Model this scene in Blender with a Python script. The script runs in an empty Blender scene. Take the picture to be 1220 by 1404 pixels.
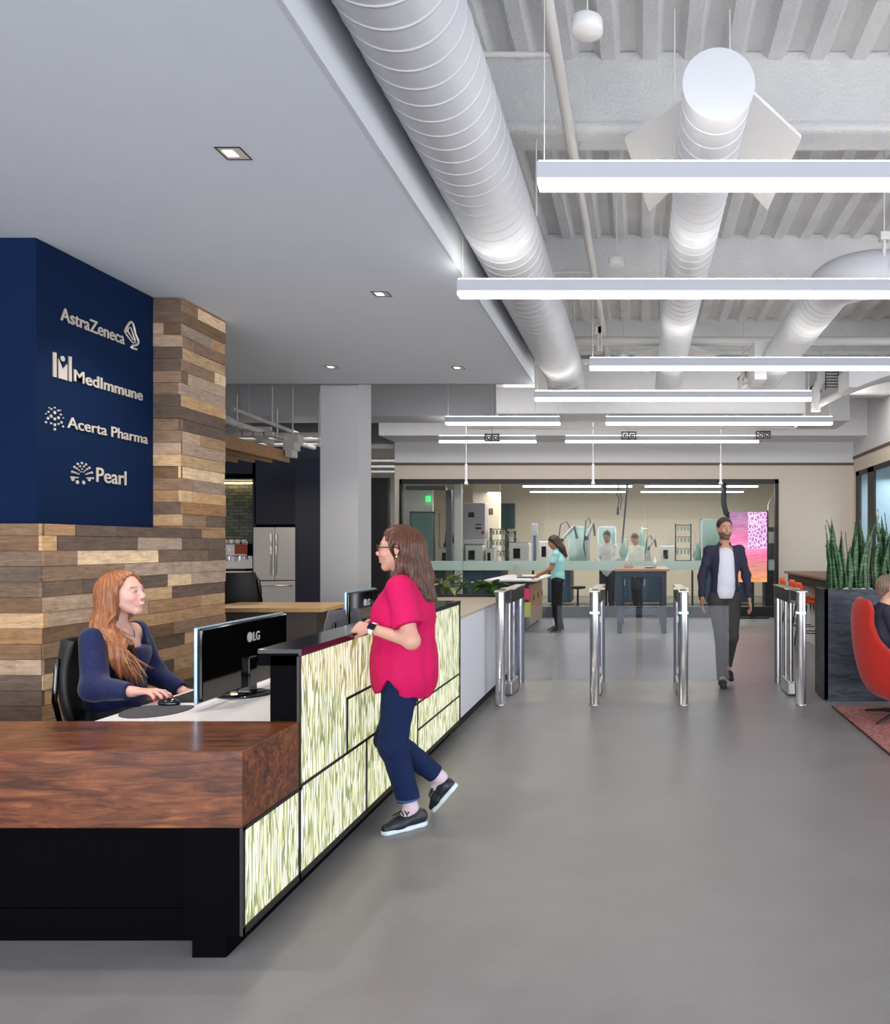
import bpy, bmesh, math, random
import numpy as np
from mathutils import Vector, Matrix, Euler
random.seed(7)
SC = bpy.context.scene
COL = SC.collection
PI = math.pi
# ---------------------------------------------------------------- camera
F = 1080.0; VX = 878.0; VY = 748.0; CH = 1.5     # focal length and vanishing point in photo pixels, eye height
cam = bpy.data.cameras.new('camera'); camo = bpy.data.objects.new('camera', cam); COL.objects.link(camo)
camo.location = (0, 0, CH); camo.rotation_euler = (PI/2, 0, 0)
cam.sensor_fit = 'HORIZONTAL'; cam.sensor_width = 36; cam.lens = 36*F/1220
cam.shift_x = -(VX-610)/1220; cam.shift_y = (VY-702)/1220
cam.clip_start = 0.05; cam.clip_end = 200
SC.camera = camo
SC.view_settings.view_transform = 'Standard'; SC.view_settings.look = 'None'
SC.view_settings.gamma = 1.0; SC.view_settings.use_curve_mapping = False
SC.view_settings.exposure = 0.68
# ---------------------------------------------------------------- world and daylight
w = bpy.data.worlds.new('world'); SC.world = w; w.use_nodes = True
w.node_tree.nodes['Background'].inputs[0].default_value = (0.88, 0.92, 1.0, 1)
w.node_tree.nodes['Background'].inputs[1].default_value = 1.55
def area(name, loc, rot, sx, sy, power, col=(1, 1, 1)):
    l = bpy.data.lights.new(name, 'AREA'); l.shape = 'RECTANGLE'; l.size = sx; l.size_y = sy
    l.energy = power; l.color = col
    o = bpy.data.objects.new(name, l); COL.objects.link(o); o.location = loc; o.rotation_euler = rot
    return o
# daylight of the glazed street front behind and to the right of the camera
area('daylight_front', (-1.0, -5.0, 1.5), (PI/2+.42, 0, 0), 13, 2.8, 540, (0.93, 0.96, 1.0))
area('daylight_right', (9.0, 3.5, 1.8), (PI/2+.15, 0, PI/2), 9, 3.2, 150, (0.95, 0.97, 1.0))
# unseen fill lights added to brighten the back wall and the cafe
area('rear_fill', (-.5, 13.4, 4.45), (.35, 0, 0), 9, 1.6, 130, (1, .96, .92))
area('cafe_fill', (-6.0, 13.2, 4.45), (.2, 0, 0), 4, 1.2, 22, (.95, .97, 1))
# ---------------------------------------------------------------- helpers
def lin(c):
    return tuple(((v/255.)/12.92 if v/255. <= .04045 else ((v/255.+.055)/1.055)**2.4) for v in c)
def S(px, Y): return (px-VX)*Y/F
def Zp(py, Y): return CH-(py-VY)*Y/F
def W(px, py, Y): return Vector((S(px, Y), Y, Zp(py, Y)))
class NT:
    def __init__(s, name):
        s.m = bpy.data.materials.new(name); s.m.use_nodes = True; s.t = s.m.node_tree
        s.b = s.t.nodes['Principled BSDF']; s.out = s.t.nodes['Material Output']
    def n(s, ty, **kw):
        nd = s.t.nodes.new(ty)
        for k, v in kw.items():
            if isinstance(k, str) and hasattr(nd, k) and not k[0].isupper(): setattr(nd, k, v)
        return nd
    def l(s, a, b): s.t.links.new(a, b)
    def coord(s, scale=(1, 1, 1), rot=(0, 0, 0), kind='Object'):
        tc = s.n('ShaderNodeTexCoord'); mp = s.n('ShaderNodeMapping')
        mp.inputs['Scale'].default_value = scale; mp.inputs['Rotation'].default_value = rot
        s.l(tc.outputs[kind], mp.inputs[0]); return mp.outputs[0]
    def noise(s, vec, scale=5, detail=3, rough=.5, dist=0):
        nd = s.n('ShaderNodeTexNoise'); nd.inputs['Scale'].default_value = scale
        nd.inputs['Detail'].default_value = detail; nd.inputs['Roughness'].default_value = rough
        nd.inputs['Distortion'].default_value = dist
        if vec: s.l(vec, nd.inputs['Vector'])
        return nd.outputs['Fac']
    def ramp(s, fac, stops, interp='LINEAR'):
        r = s.n('ShaderNodeValToRGB'); r.color_ramp.interpolation = interp
        e = r.color_ramp.elements
        while len(e) < len(stops): e.new(.5)
        for i, (p, c) in enumerate(stops):
            e[i].position = p; e[i].color = (*c, 1) if len(c) == 3 else c
        s.l(fac, r.inputs[0]); return r.outputs[0]
    def mix(s, fac, a, b, mode='MIX'):
        m = s.n('ShaderNodeMix'); m.data_type = 'RGBA'; m.blend_type = mode
        for i, v in ((0, fac), (6, a), (7, b)):
            if isinstance(v, (int, float)): m.inputs[i].default_value = v
            elif isinstance(v, tuple): m.inputs[i].default_value = (*v[:3], 1)
            else: s.l(v, m.inputs[i])
        return m.outputs[2]
    def bump(s, h, strength=.3, dist=.01):
        b = s.n('ShaderNodeBump'); b.inputs['Strength'].default_value = strength
        b.inputs['Distance'].default_value = dist; s.l(h, b.inputs['Height'])
        s.l(b.outputs[0], s.b.inputs['Normal'])
    def base(s, c):
        if isinstance(c, tuple): s.b.inputs['Base Color'].default_value = (*c[:3], 1)
        else: s.l(c, s.b.inputs['Base Color'])
    def set(s, rough=.5, metal=0, spec=.5, coat=0):
        s.b.inputs['Roughness'].default_value = rough; s.b.inputs['Metallic'].default_value = metal
        s.b.inputs['Specular IOR Level'].default_value = spec; s.b.inputs['Coat Weight'].default_value = coat
MC = {}
def pm(name, rgb, rough=.5, metal=0, spec=.5, var=.0, vs=6, bump=0, bs=200, bd=.002, coat=0):
    if name in MC: return MC[name]
    t = NT(name); c = lin(rgb); t.set(rough, metal, spec, coat)
    co = t.coord()
    if var > 0:
        f = t.noise(co, vs, 4)
        t.base(t.ramp(f, [(.3, tuple(v*(1-var) for v in c)), (.7, tuple(min(1, v*(1+var)) for v in c))]))
    else: t.base(c)
    if bump > 0: t.bump(t.noise(co, bs, 3), bump, bd)
    MC[name] = t.m; return t.m
def em(name, rgb, strength):
    if name in MC: return MC[name]
    t = NT(name); t.base((0.02, .02, .02)); t.b.inputs['Emission Color'].default_value = (*lin(rgb), 1)
    t.b.inputs['Emission Strength'].default_value = strength; MC[name] = t.m; return t.m
def glassm(name, tint=(235, 245, 240), rough=0.0, alpha=.88, refl=1.45):
    if name in MC: return MC[name]
    m = bpy.data.materials.new(name); m.use_nodes = True; t = m.node_tree; t.nodes.clear()
    o = t.nodes.new('ShaderNodeOutputMaterial'); tr = t.nodes.new('ShaderNodeBsdfTransparent')
    gl = t.nodes.new('ShaderNodeBsdfGlossy'); mx = t.nodes.new('ShaderNodeMixShader'); fr = t.nodes.new('ShaderNodeFresnel')
    df = t.nodes.new('ShaderNodeBsdfDiffuse'); m2 = t.nodes.new('ShaderNodeMixShader')
    fr.inputs[0].default_value = refl; gl.inputs['Roughness'].default_value = rough
    tr.inputs[0].default_value = (*lin(tint), 1); df.inputs[0].default_value = (*lin(tint), 1)
    m2.inputs[0].default_value = 1-alpha
    t.links.new(tr.outputs[0], m2.inputs[1]); t.links.new(df.outputs[0], m2.inputs[2])
    ge = t.nodes.new('ShaderNodeNewGeometry'); iv = t.nodes.new('ShaderNodeMath'); iv.operation = 'SUBTRACT'; iv.inputs[0].default_value = 1.0
    ml = t.nodes.new('ShaderNodeMath'); ml.operation = 'MULTIPLY'; t.links.new(ge.outputs['Backfacing'], iv.inputs[1]); t.links.new(iv.outputs[0], ml.inputs[0]); t.links.new(fr.outputs[0], ml.inputs[1])
    t.links.new(ml.outputs[0], mx.inputs[0]); t.links.new(m2.outputs[0], mx.inputs[1]); t.links.new(gl.outputs[0], mx.inputs[2])
    t.links.new(mx.outputs[0], o.inputs[0]); MC[name] = m; return m
def frame_of(d):
    d = Vector(d).normalized(); a = Vector((0, 0, 1)) if abs(d.z) < .95 else Vector((1, 0, 0))
    x = d.cross(a).normalized(); y = d.cross(x).normalized(); return x, y, d
class MB:
    """collects shapes into one mesh"""
    def __init__(s): s.v = []; s.f = []; s.mi = []; s.c = []; s.sm = []
    def add(s, vs, fs, mi=0, col=None, smooth=False):
        b = len(s.v); s.v += [tuple(v) for v in vs]; s.f += [tuple(i+b for i in f) for f in fs]
        s.mi += [mi]*len(fs); s.sm += [smooth]*len(fs); s.c += [col or (1, 1, 1)]*len(vs); return s
    def box(s, x0, x1, y0, y1, z0, z1, mi=0, col=None, M=None, bev=0):
        if x0 > x1: x0, x1 = x1, x0
        if y0 > y1: y0, y1 = y1, y0
        if z0 > z1: z0, z1 = z1, z0
        if bev > 0:
            bev = min(bev, (x1-x0)*.49, (y1-y0)*.49, (z1-z0)*.49)
            bm = bmesh.new(); bmesh.ops.create_cube(bm, size=1)
            for v in bm.verts:
                v.co = Vector(((x0+x1)/2+v.co.x*(x1-x0), (y0+y1)/2+v.co.y*(y1-y0), (z0+z1)/2+v.co.z*(z1-z0)))
            bmesh.ops.bevel(bm, geom=bm.edges[:], offset=bev, segments=2, profile=.5, affect='EDGES')
            bm.verts.index_update(); vs = [v.co.copy() for v in bm.verts]; fs = [[v.index for v in f.verts] for f in bm.faces]; bm.free()
        else:
            vs = [Vector(p) for p in ((x0, y0, z0), (x1, y0, z0), (x1, y1, z0), (x0, y1, z0), (x0, y0, z1), (x1, y0, z1), (x1, y1, z1), (x0, y1, z1))]
            fs = [(0, 3, 2, 1), (4, 5, 6, 7), (0, 1, 5, 4), (1, 2, 6, 5), (2, 3, 7, 6), (3, 0, 4, 7)]
        if M is not None: vs = [M @ v for v in vs]
        return s.add(vs, fs, mi, col)
    def tube(s, pts, r, n=12, mi=0, col=None, caps=True, smooth=True):
        pts = [Vector(p) for p in pts]; k = len(pts); rs = r if isinstance(r, (list, tuple)) else [r]*k
        vs = []; fs = []; x = None
        for i, p in enumerate(pts):
            d = (pts[min(i+1, k-1)]-pts[max(i-1, 0)])
            d = d.normalized() if d.length > 1e-9 else Vector((0, 0, 1))
            if x is None: x, y, _ = frame_of(d)
            else:
                x = (x-d*x.dot(d)); x = x.normalized() if x.length > 1e-6 else frame_of(d)[0]; y = d.cross(x)
            for j in range(n):
                a = 2*PI*j/n; vs.append(p+(x*math.cos(a)+y*math.sin(a))*rs[i])
        for i in range(k-1):
            for j in range(n):
                fs.append((i*n+j, i*n+(j+1) % n, (i+1)*n+(j+1) % n, (i+1)*n+j))
        s.add(vs, fs, mi, col, smooth)
        if caps:
            s.add(vs[:n], [tuple(range(n))[::-1]], mi, col); s.add(vs[-n:], [tuple(range(n))], mi, col)
        return s
    def lathe(s, prof, c=(0, 0, 0), n=24, mi=0, col=None, M=None, smooth=True):
        vs = []; fs = []; k = len(prof)
        for r, z in prof:
            for j in range(n):
                a = 2*PI*j/n; v = Vector((r*math.cos(a), r*math.sin(a), z))
                v = (M @ v) if M is not None else v; vs.append(v+Vector(c))
        for i in range(k-1):
            for j in range(n): fs.append((i*n+j, i*n+(j+1) % n, (i+1)*n+(j+1) % n, (i+1)*n+j))
        fs.append(tuple(range(n))[::-1]); fs.append(tuple(range((k-1)*n, k*n)))
        return s.add(vs, fs, mi, col, smooth)
    def ball(s, c, r, n=12, mi=0, col=None, M=None):
        r = r if isinstance(r, (tuple, list)) else (r, r, r); m = n//2; vs = []; fs = []
        for i in range(m+1):
            t = PI*i/m
            for j in range(n):
                a = 2*PI*j/n; v = Vector((r[0]*math.sin(t)*math.cos(a), r[1]*math.sin(t)*math.sin(a), r[2]*math.cos(t)))
                vs.append((M @ v if M is not None else v)+Vector(c))
        for i in range(m):
            for j in range(n): fs.append((i*n+j, (i+1)*n+j, (i+1)*n+(j+1) % n, i*n+(j+1) % n))
        return s.add(vs, fs, mi, col, True)
    def prism(s, poly, z0, z1, M=None, mi=0, col=None):
        """polygon in xy, extruded in z"""
        n = len(poly); vs = [Vector((p[0], p[1], z0)) for p in poly]+[Vector((p[0], p[1], z1)) for p in poly]
        if M is not None: vs = [M @ v for v in vs]
        fs = [tuple(range(n))[::-1], tuple(range(n, 2*n))]+[(i, (i+1) % n, n+(i+1) % n, n+i) for i in range(n)]
        return s.add(vs, fs, mi, col)
    def build(s, name, mat, parent=None, org=None):
        me = bpy.data.meshes.new(name); off = Vector((0, 0, 0))
        if parent is not None: off = ORG.get(parent.name, off)
        elif org == 'base':
            A = np.array([tuple(v) for v in s.v]); lo = A.min(0); hi = A.max(0)
            off = Vector(((lo[0]+hi[0])/2, (lo[1]+hi[1])/2, lo[2]))
        me.from_pydata([tuple(Vector(v)-off) for v in s.v], [], s.f)
        mats = mat if isinstance(mat, (list, tuple)) else [mat]
        for m in mats: me.materials.append(m)
        me.polygons.foreach_set('material_index', s.mi); me.polygons.foreach_set('use_smooth', s.sm)
        a = me.attributes.new('Col', 'FLOAT_COLOR', 'POINT')
        buf = np.ones((len(me.vertices), 4), dtype=np.float32); buf[:, :3] = np.array(s.c, dtype=np.float32)
        a.data.foreach_set('color', buf.ravel())
        bm = bmesh.new(); bm.from_mesh(me); bmesh.ops.recalc_face_normals(bm, faces=bm.faces[:]); bm.to_mesh(me); bm.free()
        o = bpy.data.objects.new(name, me); COL.objects.link(o)
        if parent is not None: o.parent = parent; ORG[o.name] = off
        else: o.location = off
        return o
ORG = {}
def tag(o, label=None, cat=None, group=None, kind=None):
    if label: o['label'] = label
    if cat: o['category'] = cat
    if group: o['group'] = group
    if kind: o['kind'] = kind
    return o
def thing(name, label, cat, loc=(0, 0, 0), rz=0, group=None, world=False):
    """an Empty at the thing's base; world=True: its parts are written in room coordinates"""
    o = bpy.data.objects.new(name, None); COL.objects.link(o); o.location = loc; o.rotation_euler = (0, 0, rz)
    o.empty_display_size = .05
    if world: ORG[o.name] = Vector(loc)
    return tag(o, label, cat, group)
def solo(name, mb, mat, label, cat, group=None): return tag(mb.build(name, mat, org='base'), label, cat, group)
def struct(name, mb, mat): return tag(mb.build(name, mat), kind='structure')
def dup(root, loc=None, rz=None, label=None, group=None):
    def cp(o, parent):
        c = o.copy(); COL.objects.link(c)
        if parent is not None: c.parent = parent
        for ch in list(kids.get(o.name, [])): cp(ch, c)
        return c
    kids = {}
    stack = [root]
    while stack:
        q = stack.pop(); kids[q.name] = list(q.children); stack += list(q.children)
    r = cp(root, None)
    if loc is not None: r.location = loc
    if rz is not None: r.rotation_euler = (0, 0, rz)
    if label: r['label'] = label
    if group: r['group'] = group
    return r
def part(name, mb, mat, parent, label=None):
    """mesh given in the parent's local coordinates"""
    o = mb.build(name, mat, parent)
    if label: o['label'] = label
    return o
def text_mb(txt, size, depth, M, bold=0, sx=1.0, shear=0):
    cu = bpy.data.curves.new('t', 'FONT'); cu.body = txt; cu.size = size; cu.extrude = depth/2; cu.offset = bold; cu.shear = shear
    o = bpy.data.objects.new('t', cu); COL.objects.link(o); dg = bpy.context.evaluated_depsgraph_get()
    me = bpy.data.meshes.new_from_object(o.evaluated_get(dg)); bpy.data.objects.remove(o)
    mb = MB(); xs = [v.co.x for v in me.vertices]; x0 = min(xs); wd = max(xs)-x0
    mb.add([M @ Vector(((v.co.x-x0)*sx, v.co.y, v.co.z)) for v in me.vertices], [tuple(p.vertices) for p in me.polygons])
    bpy.data.meshes.remove(me); return mb, wd*sx
# ---------------------------------------------------------------- materials
def m_floor():
    t = NT('polished_concrete'); co = t.coord()
    a = t.noise(co, .55, 5, .6); b = t.noise(co, 3.5, 6, .65); c = t.noise(co, 60, 2)
    m = t.mix(.5, a, b); m = t.mix(.12, m, c)
    t.base(t.ramp(m, [(.3, lin((121, 118, 119))), (.55, lin((137, 134, 134))), (.75, lin((149, 146, 146)))]))
    r = t.ramp(b, [(.3, (.30,)*3), (.7, (.42,)*3)]); t.l(r, t.b.inputs['Roughness'])
    t.b.inputs['Specular IOR Level'].default_value = .35
    t.bump(t.noise(co, 14, 3), .03, .004); return t.m
def m_walnut():
    t = NT('walnut_wood'); co = t.coord((1, 5, 7)); tc = t.coord((1, 1, 1))
    w0 = t.noise(tc, 3.0, 3, .5, 1.2)
    nd = t.n('ShaderNodeTexNoise'); nd.inputs['Scale'].default_value = 3.2; nd.inputs['Detail'].default_value = 7; nd.inputs['Roughness'].default_value = .62; nd.inputs['Distortion'].default_value = 1.6
    t.l(co, nd.inputs['Vector'])
    f = t.mix(.25, nd.outputs['Fac'], w0)
    fine = t.noise(t.coord((2, 40, 60)), 6, 4, .6)
    c = t.ramp(f, [(.30, lin((38, 18, 10))), (.44, lin((86, 44, 24))), (.56, lin((122, 68, 38))), (.70, lin((160, 102, 62)))])
    t.base(t.mix(.35, c, t.ramp(fine, [(.3, (.25, .22, .2)), (.7, (1, 1, 1))]), 'MULTIPLY'))
    t.set(.28, 0, .4, .25); t.b.inputs['Coat Roughness'].default_value = .14; return t.m
def m_planks():
    t = NT('reclaimed_planks'); a = t.n('ShaderNodeAttribute'); a.attribute_name = 'Col'
    co = t.coord((1.2, 1.2, 14)); g = t.noise(co, 6, 8, .7, .8); sp = t.noise(t.coord((1, 1, 2)), 9, 6, .75)
    c = t.mix(.45, a.outputs['Color'], t.ramp(g, [(.32, (.3, .27, .25)), (.5, (.85, .83, .8)), (.68, (1.5, 1.45, 1.4))]), 'MULTIPLY')
    c = t.mix(.4, c, t.ramp(sp, [(.35, (.35, .33, .33)), (.52, (1, 1, 1)), (.7, (1.25, 1.2, 1.2))]), 'MULTIPLY')
    t.base(c); t.set(.65, 0, .3); t.bump(g, .5, .004); return t.m
def m_wood(name, c0, c1, rough=.45, sc=(1, 12, 12)):
    t = NT(name); f = t.noise(t.coord(sc), 4, 6, .6, .6)
    t.base(t.ramp(f, [(.3, lin(c0)), (.7, lin(c1))])); t.set(rough, 0, .4); return t.m
def m_resin():
    """back-lit resin panel with grass stems cast in it"""
    t = NT('backlit_grass_resin')
    def layer(sy, sz, rot, th, seed, dist):
        co = t.coord((1, sy, sz), (rot, 0, 0)); 
        nd = t.n('ShaderNodeTexNoise'); nd.inputs['Scale'].default_value = 1.3; nd.inputs['Detail'].default_value = 2; t.l(co, nd.inputs['Vector'])
        ad = t.n('ShaderNodeVectorMath', operation='MULTIPLY_ADD'); ad.operation = 'MULTIPLY_ADD'
        t.l(nd.outputs['Color'], ad.inputs[0]); ad.inputs[1].default_value = (dist, dist, dist); t.l(co, ad.inputs[2])
        v = t.n('ShaderNodeTexVoronoi'); v.feature = 'DISTANCE_TO_EDGE'; v.inputs['Scale'].default_value = 1
        o = t.n('ShaderNodeVectorMath'); o.operation = 'ADD'; o.inputs[1].default_value = (seed, seed*1.7, seed*.3); t.l(ad.outputs[0], o.inputs[0]); t.l(o.outputs[0], v.inputs['Vector'])
        return t.ramp(v.outputs['Distance'], [(0, (1, 1, 1)), (th*.62, (1, 1, 1)), (th*.92, (0, 0, 0))])
    l1 = layer(56, 3.2, .05, .085, 3.1, .5); l2 = layer(42, 2.3, -.09, .070, 9.7, .6); l3 = layer(90, 3.0, .03, .10, 17.3, .4)
    bg = t.ramp(t.noise(t.coord((1, 20, 1.6)), 3, 3), [(.3, lin((244, 240, 206))), (.42, lin((255, 253, 242))), (.7, lin((255, 255, 252)))])
    c = t.mix(l3, bg, lin((206, 204, 136))); c = t.mix(l1, c, lin((126, 136, 40))); c = t.mix(l2, c, lin((86, 102, 22)))
    t.base((.25, .25, .2)); t.l(c, t.b.inputs['Emission Color']); t.b.inputs['Emission Strength'].default_value = .70
    t.set(.18, 0, .5); return t.m
def m_steel(name='brushed_steel', c=(190, 190, 192), rough=.28, sc=(1, 1, .02)):
    t = NT(name); g = t.noise(t.coord((60, 60, 1.2)), 8, 3); t.base(t.ramp(g, [(.3, tuple(v*.85 for v in lin(c))), (.7, lin(c))]))
    t.set(rough, 1); return t.m
def m_deck():
    t = NT('sprayed_fireproofing'); co = t.coord(); a = t.noise(co, 45, 5, .7); b = t.noise(co, 2.0, 4)
    t.base(t.ramp(b, [(.3, lin((222, 222, 224))), (.7, lin((238, 238, 238)))])); t.set(.9, 0, .1); t.bump(a, 1.0, .03); return t.m
def m_fabric(name, rgb, var=.12, s=160, rough=.85):
    t = NT(name); co = t.coord(); c = lin(rgb); f = t.noise(co, s, 2)
    t.base(t.ramp(f, [(.3, tuple(v*(1-var) for v in c)), (.7, tuple(min(1, v*(1+var)) for v in c))])); t.set(rough, 0, .2); t.bump(f, .25, .003)
    t.b.inputs['Sheen Weight'].default_value = .15; return t.m
def m_rug():
    t = NT('pink_rug_pile'); co = t.coord(); f = t.noise(co, 42, 4, .8); g = t.noise(co, 4, 3)
    t.base(t.mix(.3, t.ramp(f, [(.35, lin((112, 62, 62))), (.5, lin((172, 118, 112))), (.68, lin((214, 170, 160)))]), t.ramp(g, [(.3, lin((150, 90, 90))), (.7, lin((190, 140, 130)))])))
    t.set(1, 0, .05); t.bump(f, .9, .02); return t.m
def m_tile():
    t = NT('dark_glazed_tile'); b = t.n('ShaderNodeTexBrick'); t.l(t.coord((1, 1, 1), (PI/2, 0, 0)), b.inputs['Vector'])
    b.inputs['Color1'].default_value = (*lin((70, 78, 74)), 1); b.inputs['Color2'].default_value = (*lin((104, 110, 102)), 1); b.inputs['Mortar'].default_value = (*lin((28, 30, 30)), 1)
    b.inputs['Scale'].default_value = 1; b.inputs['Brick Width'].default_value = .2; b.inputs['Row Height'].default_value = .065; b.inputs['Mortar Size'].default_value = .005
    t.base(b.outputs['Color']); t.set(.2, 0, .5); return t.m
def m_leaf(name, c0, c1, sc=(8, 8, 40)):
    t = NT(name); f = t.noise(t.coord(sc), 3, 3, .6, .5)
    t.base(t.ramp(f, [(.35, lin(c0)), (.65, lin(c1))])); t.set(.4, 0, .4); return t.m
def m_attr(name, rough=.5, sss=0, spec=.4):
    t = NT(name); a = t.n('ShaderNodeAttribute'); a.attribute_name = 'Col'
    f = t.noise(t.coord(), 35, 3); t.base(t.mix(.10, a.outputs['Color'], f, 'OVERLAY')); t.set(rough, 0, spec)
    if sss: t.b.inputs['Subsurface Weight'].default_value = sss; t.b.inputs['Subsurface Scale'].default_value = .01
    return t.m
def m_hair(name, c0, c1, c2):
    t = NT(name); a = t.n('ShaderNodeAttribute'); a.attribute_name = 'Col'
    t.base(t.mix(.5, a.outputs['Color'], t.ramp(t.noise(t.coord((90, 90, 5)), 1.6, 4, .6), [(.3, lin(c0)), (.5, lin(c1)), (.72, lin(c2))])))
    t.set(.42, 0, .45); return t.m
FLOOR = m_floor(); WALNUT = m_walnut(); PLANK = m_planks(); RESIN = m_resin(); STEEL = m_steel(); DECK = m_deck()
WHITE = pm('white_paint', (214, 214, 216), .55, var=.02); SOFFIT = pm('soffit_paint', (216, 224, 234), .75, var=.01)
FASCIA = pm('fascia_paint', (202, 206, 212), .6)
DUCT = pm('white_duct_metal', (192, 194, 200), .42, spec=.4, var=.015, vs=2)
PIPE = pm('pipe_paint', (205, 203, 200), .5); BEIGE = pm('beige_paint', (214, 203, 188), .8, var=.01)
GREYW = pm('grey_wall', (222, 222, 224), .8); COLM = pm('column_paint', (186, 186, 188), .7, var=.01)
NAVY = pm('navy_lacquer', (2, 27, 60), .7, spec=.12); NAVYK = pm('navy_kitchen', (8, 15, 36), .5)
BLACK = pm('black_metal', (3, 3, 5), .6, spec=.04); BLACKM = pm('black_matte', (16, 16, 18), .6); DARKTR = pm('dark_trim', (28, 25, 26), .5)
BLACKG = pm('gloss_black', (6, 6, 8), .06, spec=.6); TOPB = pm('counter_stone', (20, 22, 28), .12, spec=.6)
CHROME = pm('chrome', (225, 225, 228), .12, metal=1); LETTER = pm('brushed_nickel_letters', (205, 196, 186), .35, metal=.35)
LENS = em('light_lens', (255, 250, 240), 6.0); UPLENS = em('uplight_lens', (255, 250, 240), 6.0)
BARM = pm('light_bar_body', (164, 167, 176), .5)
GLASS = glassm('clear_glass', (240, 248, 245), 0, .99); GLASSW = glassm('wall_glass', (246, 248, 246), 0, .99, 1.2); FROST = glassm('frosted_band', (206, 226, 218), .3, .36)
WINGG = glassm('gate_glass', (240, 242, 248), 0.02, .965)
TURNTOP = pm('turnstile_lid', (150, 142, 130), .25, metal=.7); DARKST = pm('dark_steel', (70, 70, 72), .3, metal=.9)
OAK = m_wood('oak_slats', (140, 104, 66), (184, 142, 98)); OAKL = m_wood('light_oak', (190, 150, 100), (220, 180, 130), .4, (12, 2, 12)); BROWNW = m_wood('brown_table_top', (100, 66, 48), (132, 92, 66), .4)
LAM = pm('white_laminate', (224, 222, 224), .3, spec=.4); GRN = em('green_indicator', (120, 255, 190), 3.0)
# ---------------------------------------------------------------- room shell
HS = 1.8; SOFX = -0.656*HS; SOFY = HS*F/221; ZS = CH+HS; ZD = 4.7; XR = 4.46; YB = 16.5; XL = -9.5
struct('floor', MB().box(-12, 12, -7, 26, -.1, 0), FLOOR)
# corrugated roof deck: ribs run away from the camera
def deck_mesh():
    mb = MB(); p = .27; xs = []; x = -12.0
    prof = []
    while x < 12:
        prof += [(x, ZD), (x+.09, ZD), (x+.135, ZD-.055), (x+.225, ZD-.055), (x+.265, ZD)]; x += p
    ys = [-7]+[y*1.0 for y in range(0, 26, 2)]+[26]
    vs = []; fs = []
    for (a, z) in prof:
        for y in ys: vs.append((a, y, z))
    ny = len(ys)
    for i in range(len(prof)-1):
        for j in range(ny-1): fs.append((i*ny+j, i*ny+j+1, (i+1)*ny+j+1, (i+1)*ny+j))
    mb.add(vs, fs); mb.box(-12, 12, -7, 26, ZD+.01, ZD+.2); return mb
struct('ceiling', deck_mesh(), DECK)
Y1 = 5.1; SP = 2.98
for k in range(-3, 5):
    y = Y1+k*SP
    mb = MB(); mb.box(-12, 12, y, y+.16, 4.24, ZD-.005); mb.box(-12, 12, y-.01, y+.27, 4.18, 4.26, bev=.03)
    struct('ceiling_beam', mb, DECK)
# dropped ceiling over the reception
mb = MB(); mb.box(XL, SOFX-.02, -7, SOFY, ZS, ZS+.12); struct('dropped_ceiling', mb, SOFFIT)
mb = MB(); mb.box(SOFX-.02, SOFX, -7, SOFY, ZS-.002, ZD); struct('dropped_ceiling_edge', mb, FASCIA)
struct('dropped_ceiling_end', MB().box(XL, SOFX, SOFY-.02, SOFY, ZS+.0, 4.3), WHITE)
# side walls
struct('wall_left', MB().box(XL-.15, XL, -7, 26, 0, ZD), GREYW)
# right wall with glazed door
DY0, DY1 = 13.2, 16.22
mb = MB(); zt = 3.02
for (a, b, c, d) in ((9.6, DY0, 0, 3.3), (DY1, YB, 0, 3.3), (DY0, DY1, zt, 3.3)): mb.box(XR, XR+.04, a, b, c, d)
struct('wall_right', mb, BEIGE)
struct('wall_right_upper', MB().box(XR, XR+.15, 9.6, YB, 3.36, ZD), GREYW)
struct('trim_1', MB().box(XR-.015, XR+.1, 9.6, YB, 3.3, 3.36), pm('brown_trim', (96, 82, 72), .6))
def right_door():
    t = thing('door_2', None, None, (XR, 15, 0), world=True); t['kind'] = 'structure'
    mb = MB()
    for y, wd in ((DY0, .09), (14.97, .40), (15.98, .24)): mb.box(XR-.03, XR+.015, y, y+wd, 0, zt)
    mb.box(XR-.03, XR+.015, DY0, DY1, zt-.1, zt); mb.box(XR-.03, XR+.015, DY0, DY1, 0, .12)
    part('door_frame', mb, DARKTR, t)
    part('pane', MB().box(XR-.004, XR+.004, DY0+.09, DY1-.24, .12, zt-.1), GLASSW, t)
    M = Matrix.Translation((XR-.032, 15.53, 2.02)) @ Matrix(((0, 0, 1, 0), (-1, 0, 0, 0), (0, -1, 0, 0), (0, 0, 0, 1))).transposed().transposed()
    M = Matrix(((0, 0, -1, XR-.006), (-1, 0, 0, 14.86), (0, 1, 0, 2.0), (0, 0, 0, 1)))
    m, wd = text_mb('D', .26, .006, M, .004, .9); part('letter', m, LETTER, t)
right_door()
area('room_beyond_fill', (XR+1.0, 14.8, 2.9), (0, 0, 0), 1, 3, 60, (.85, .93, 1))  # added fill light that brightens the room behind the door
struct('room_beyond_door', MB().box(XR+1.8, XR+1.9, 9.6, YB, 0, 3.3).box(XR+.16, XR+1.8, YB-.06, YB-.01, 0, 3.3), pm('blue_grey_room', (150, 172, 186), .7))
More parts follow.
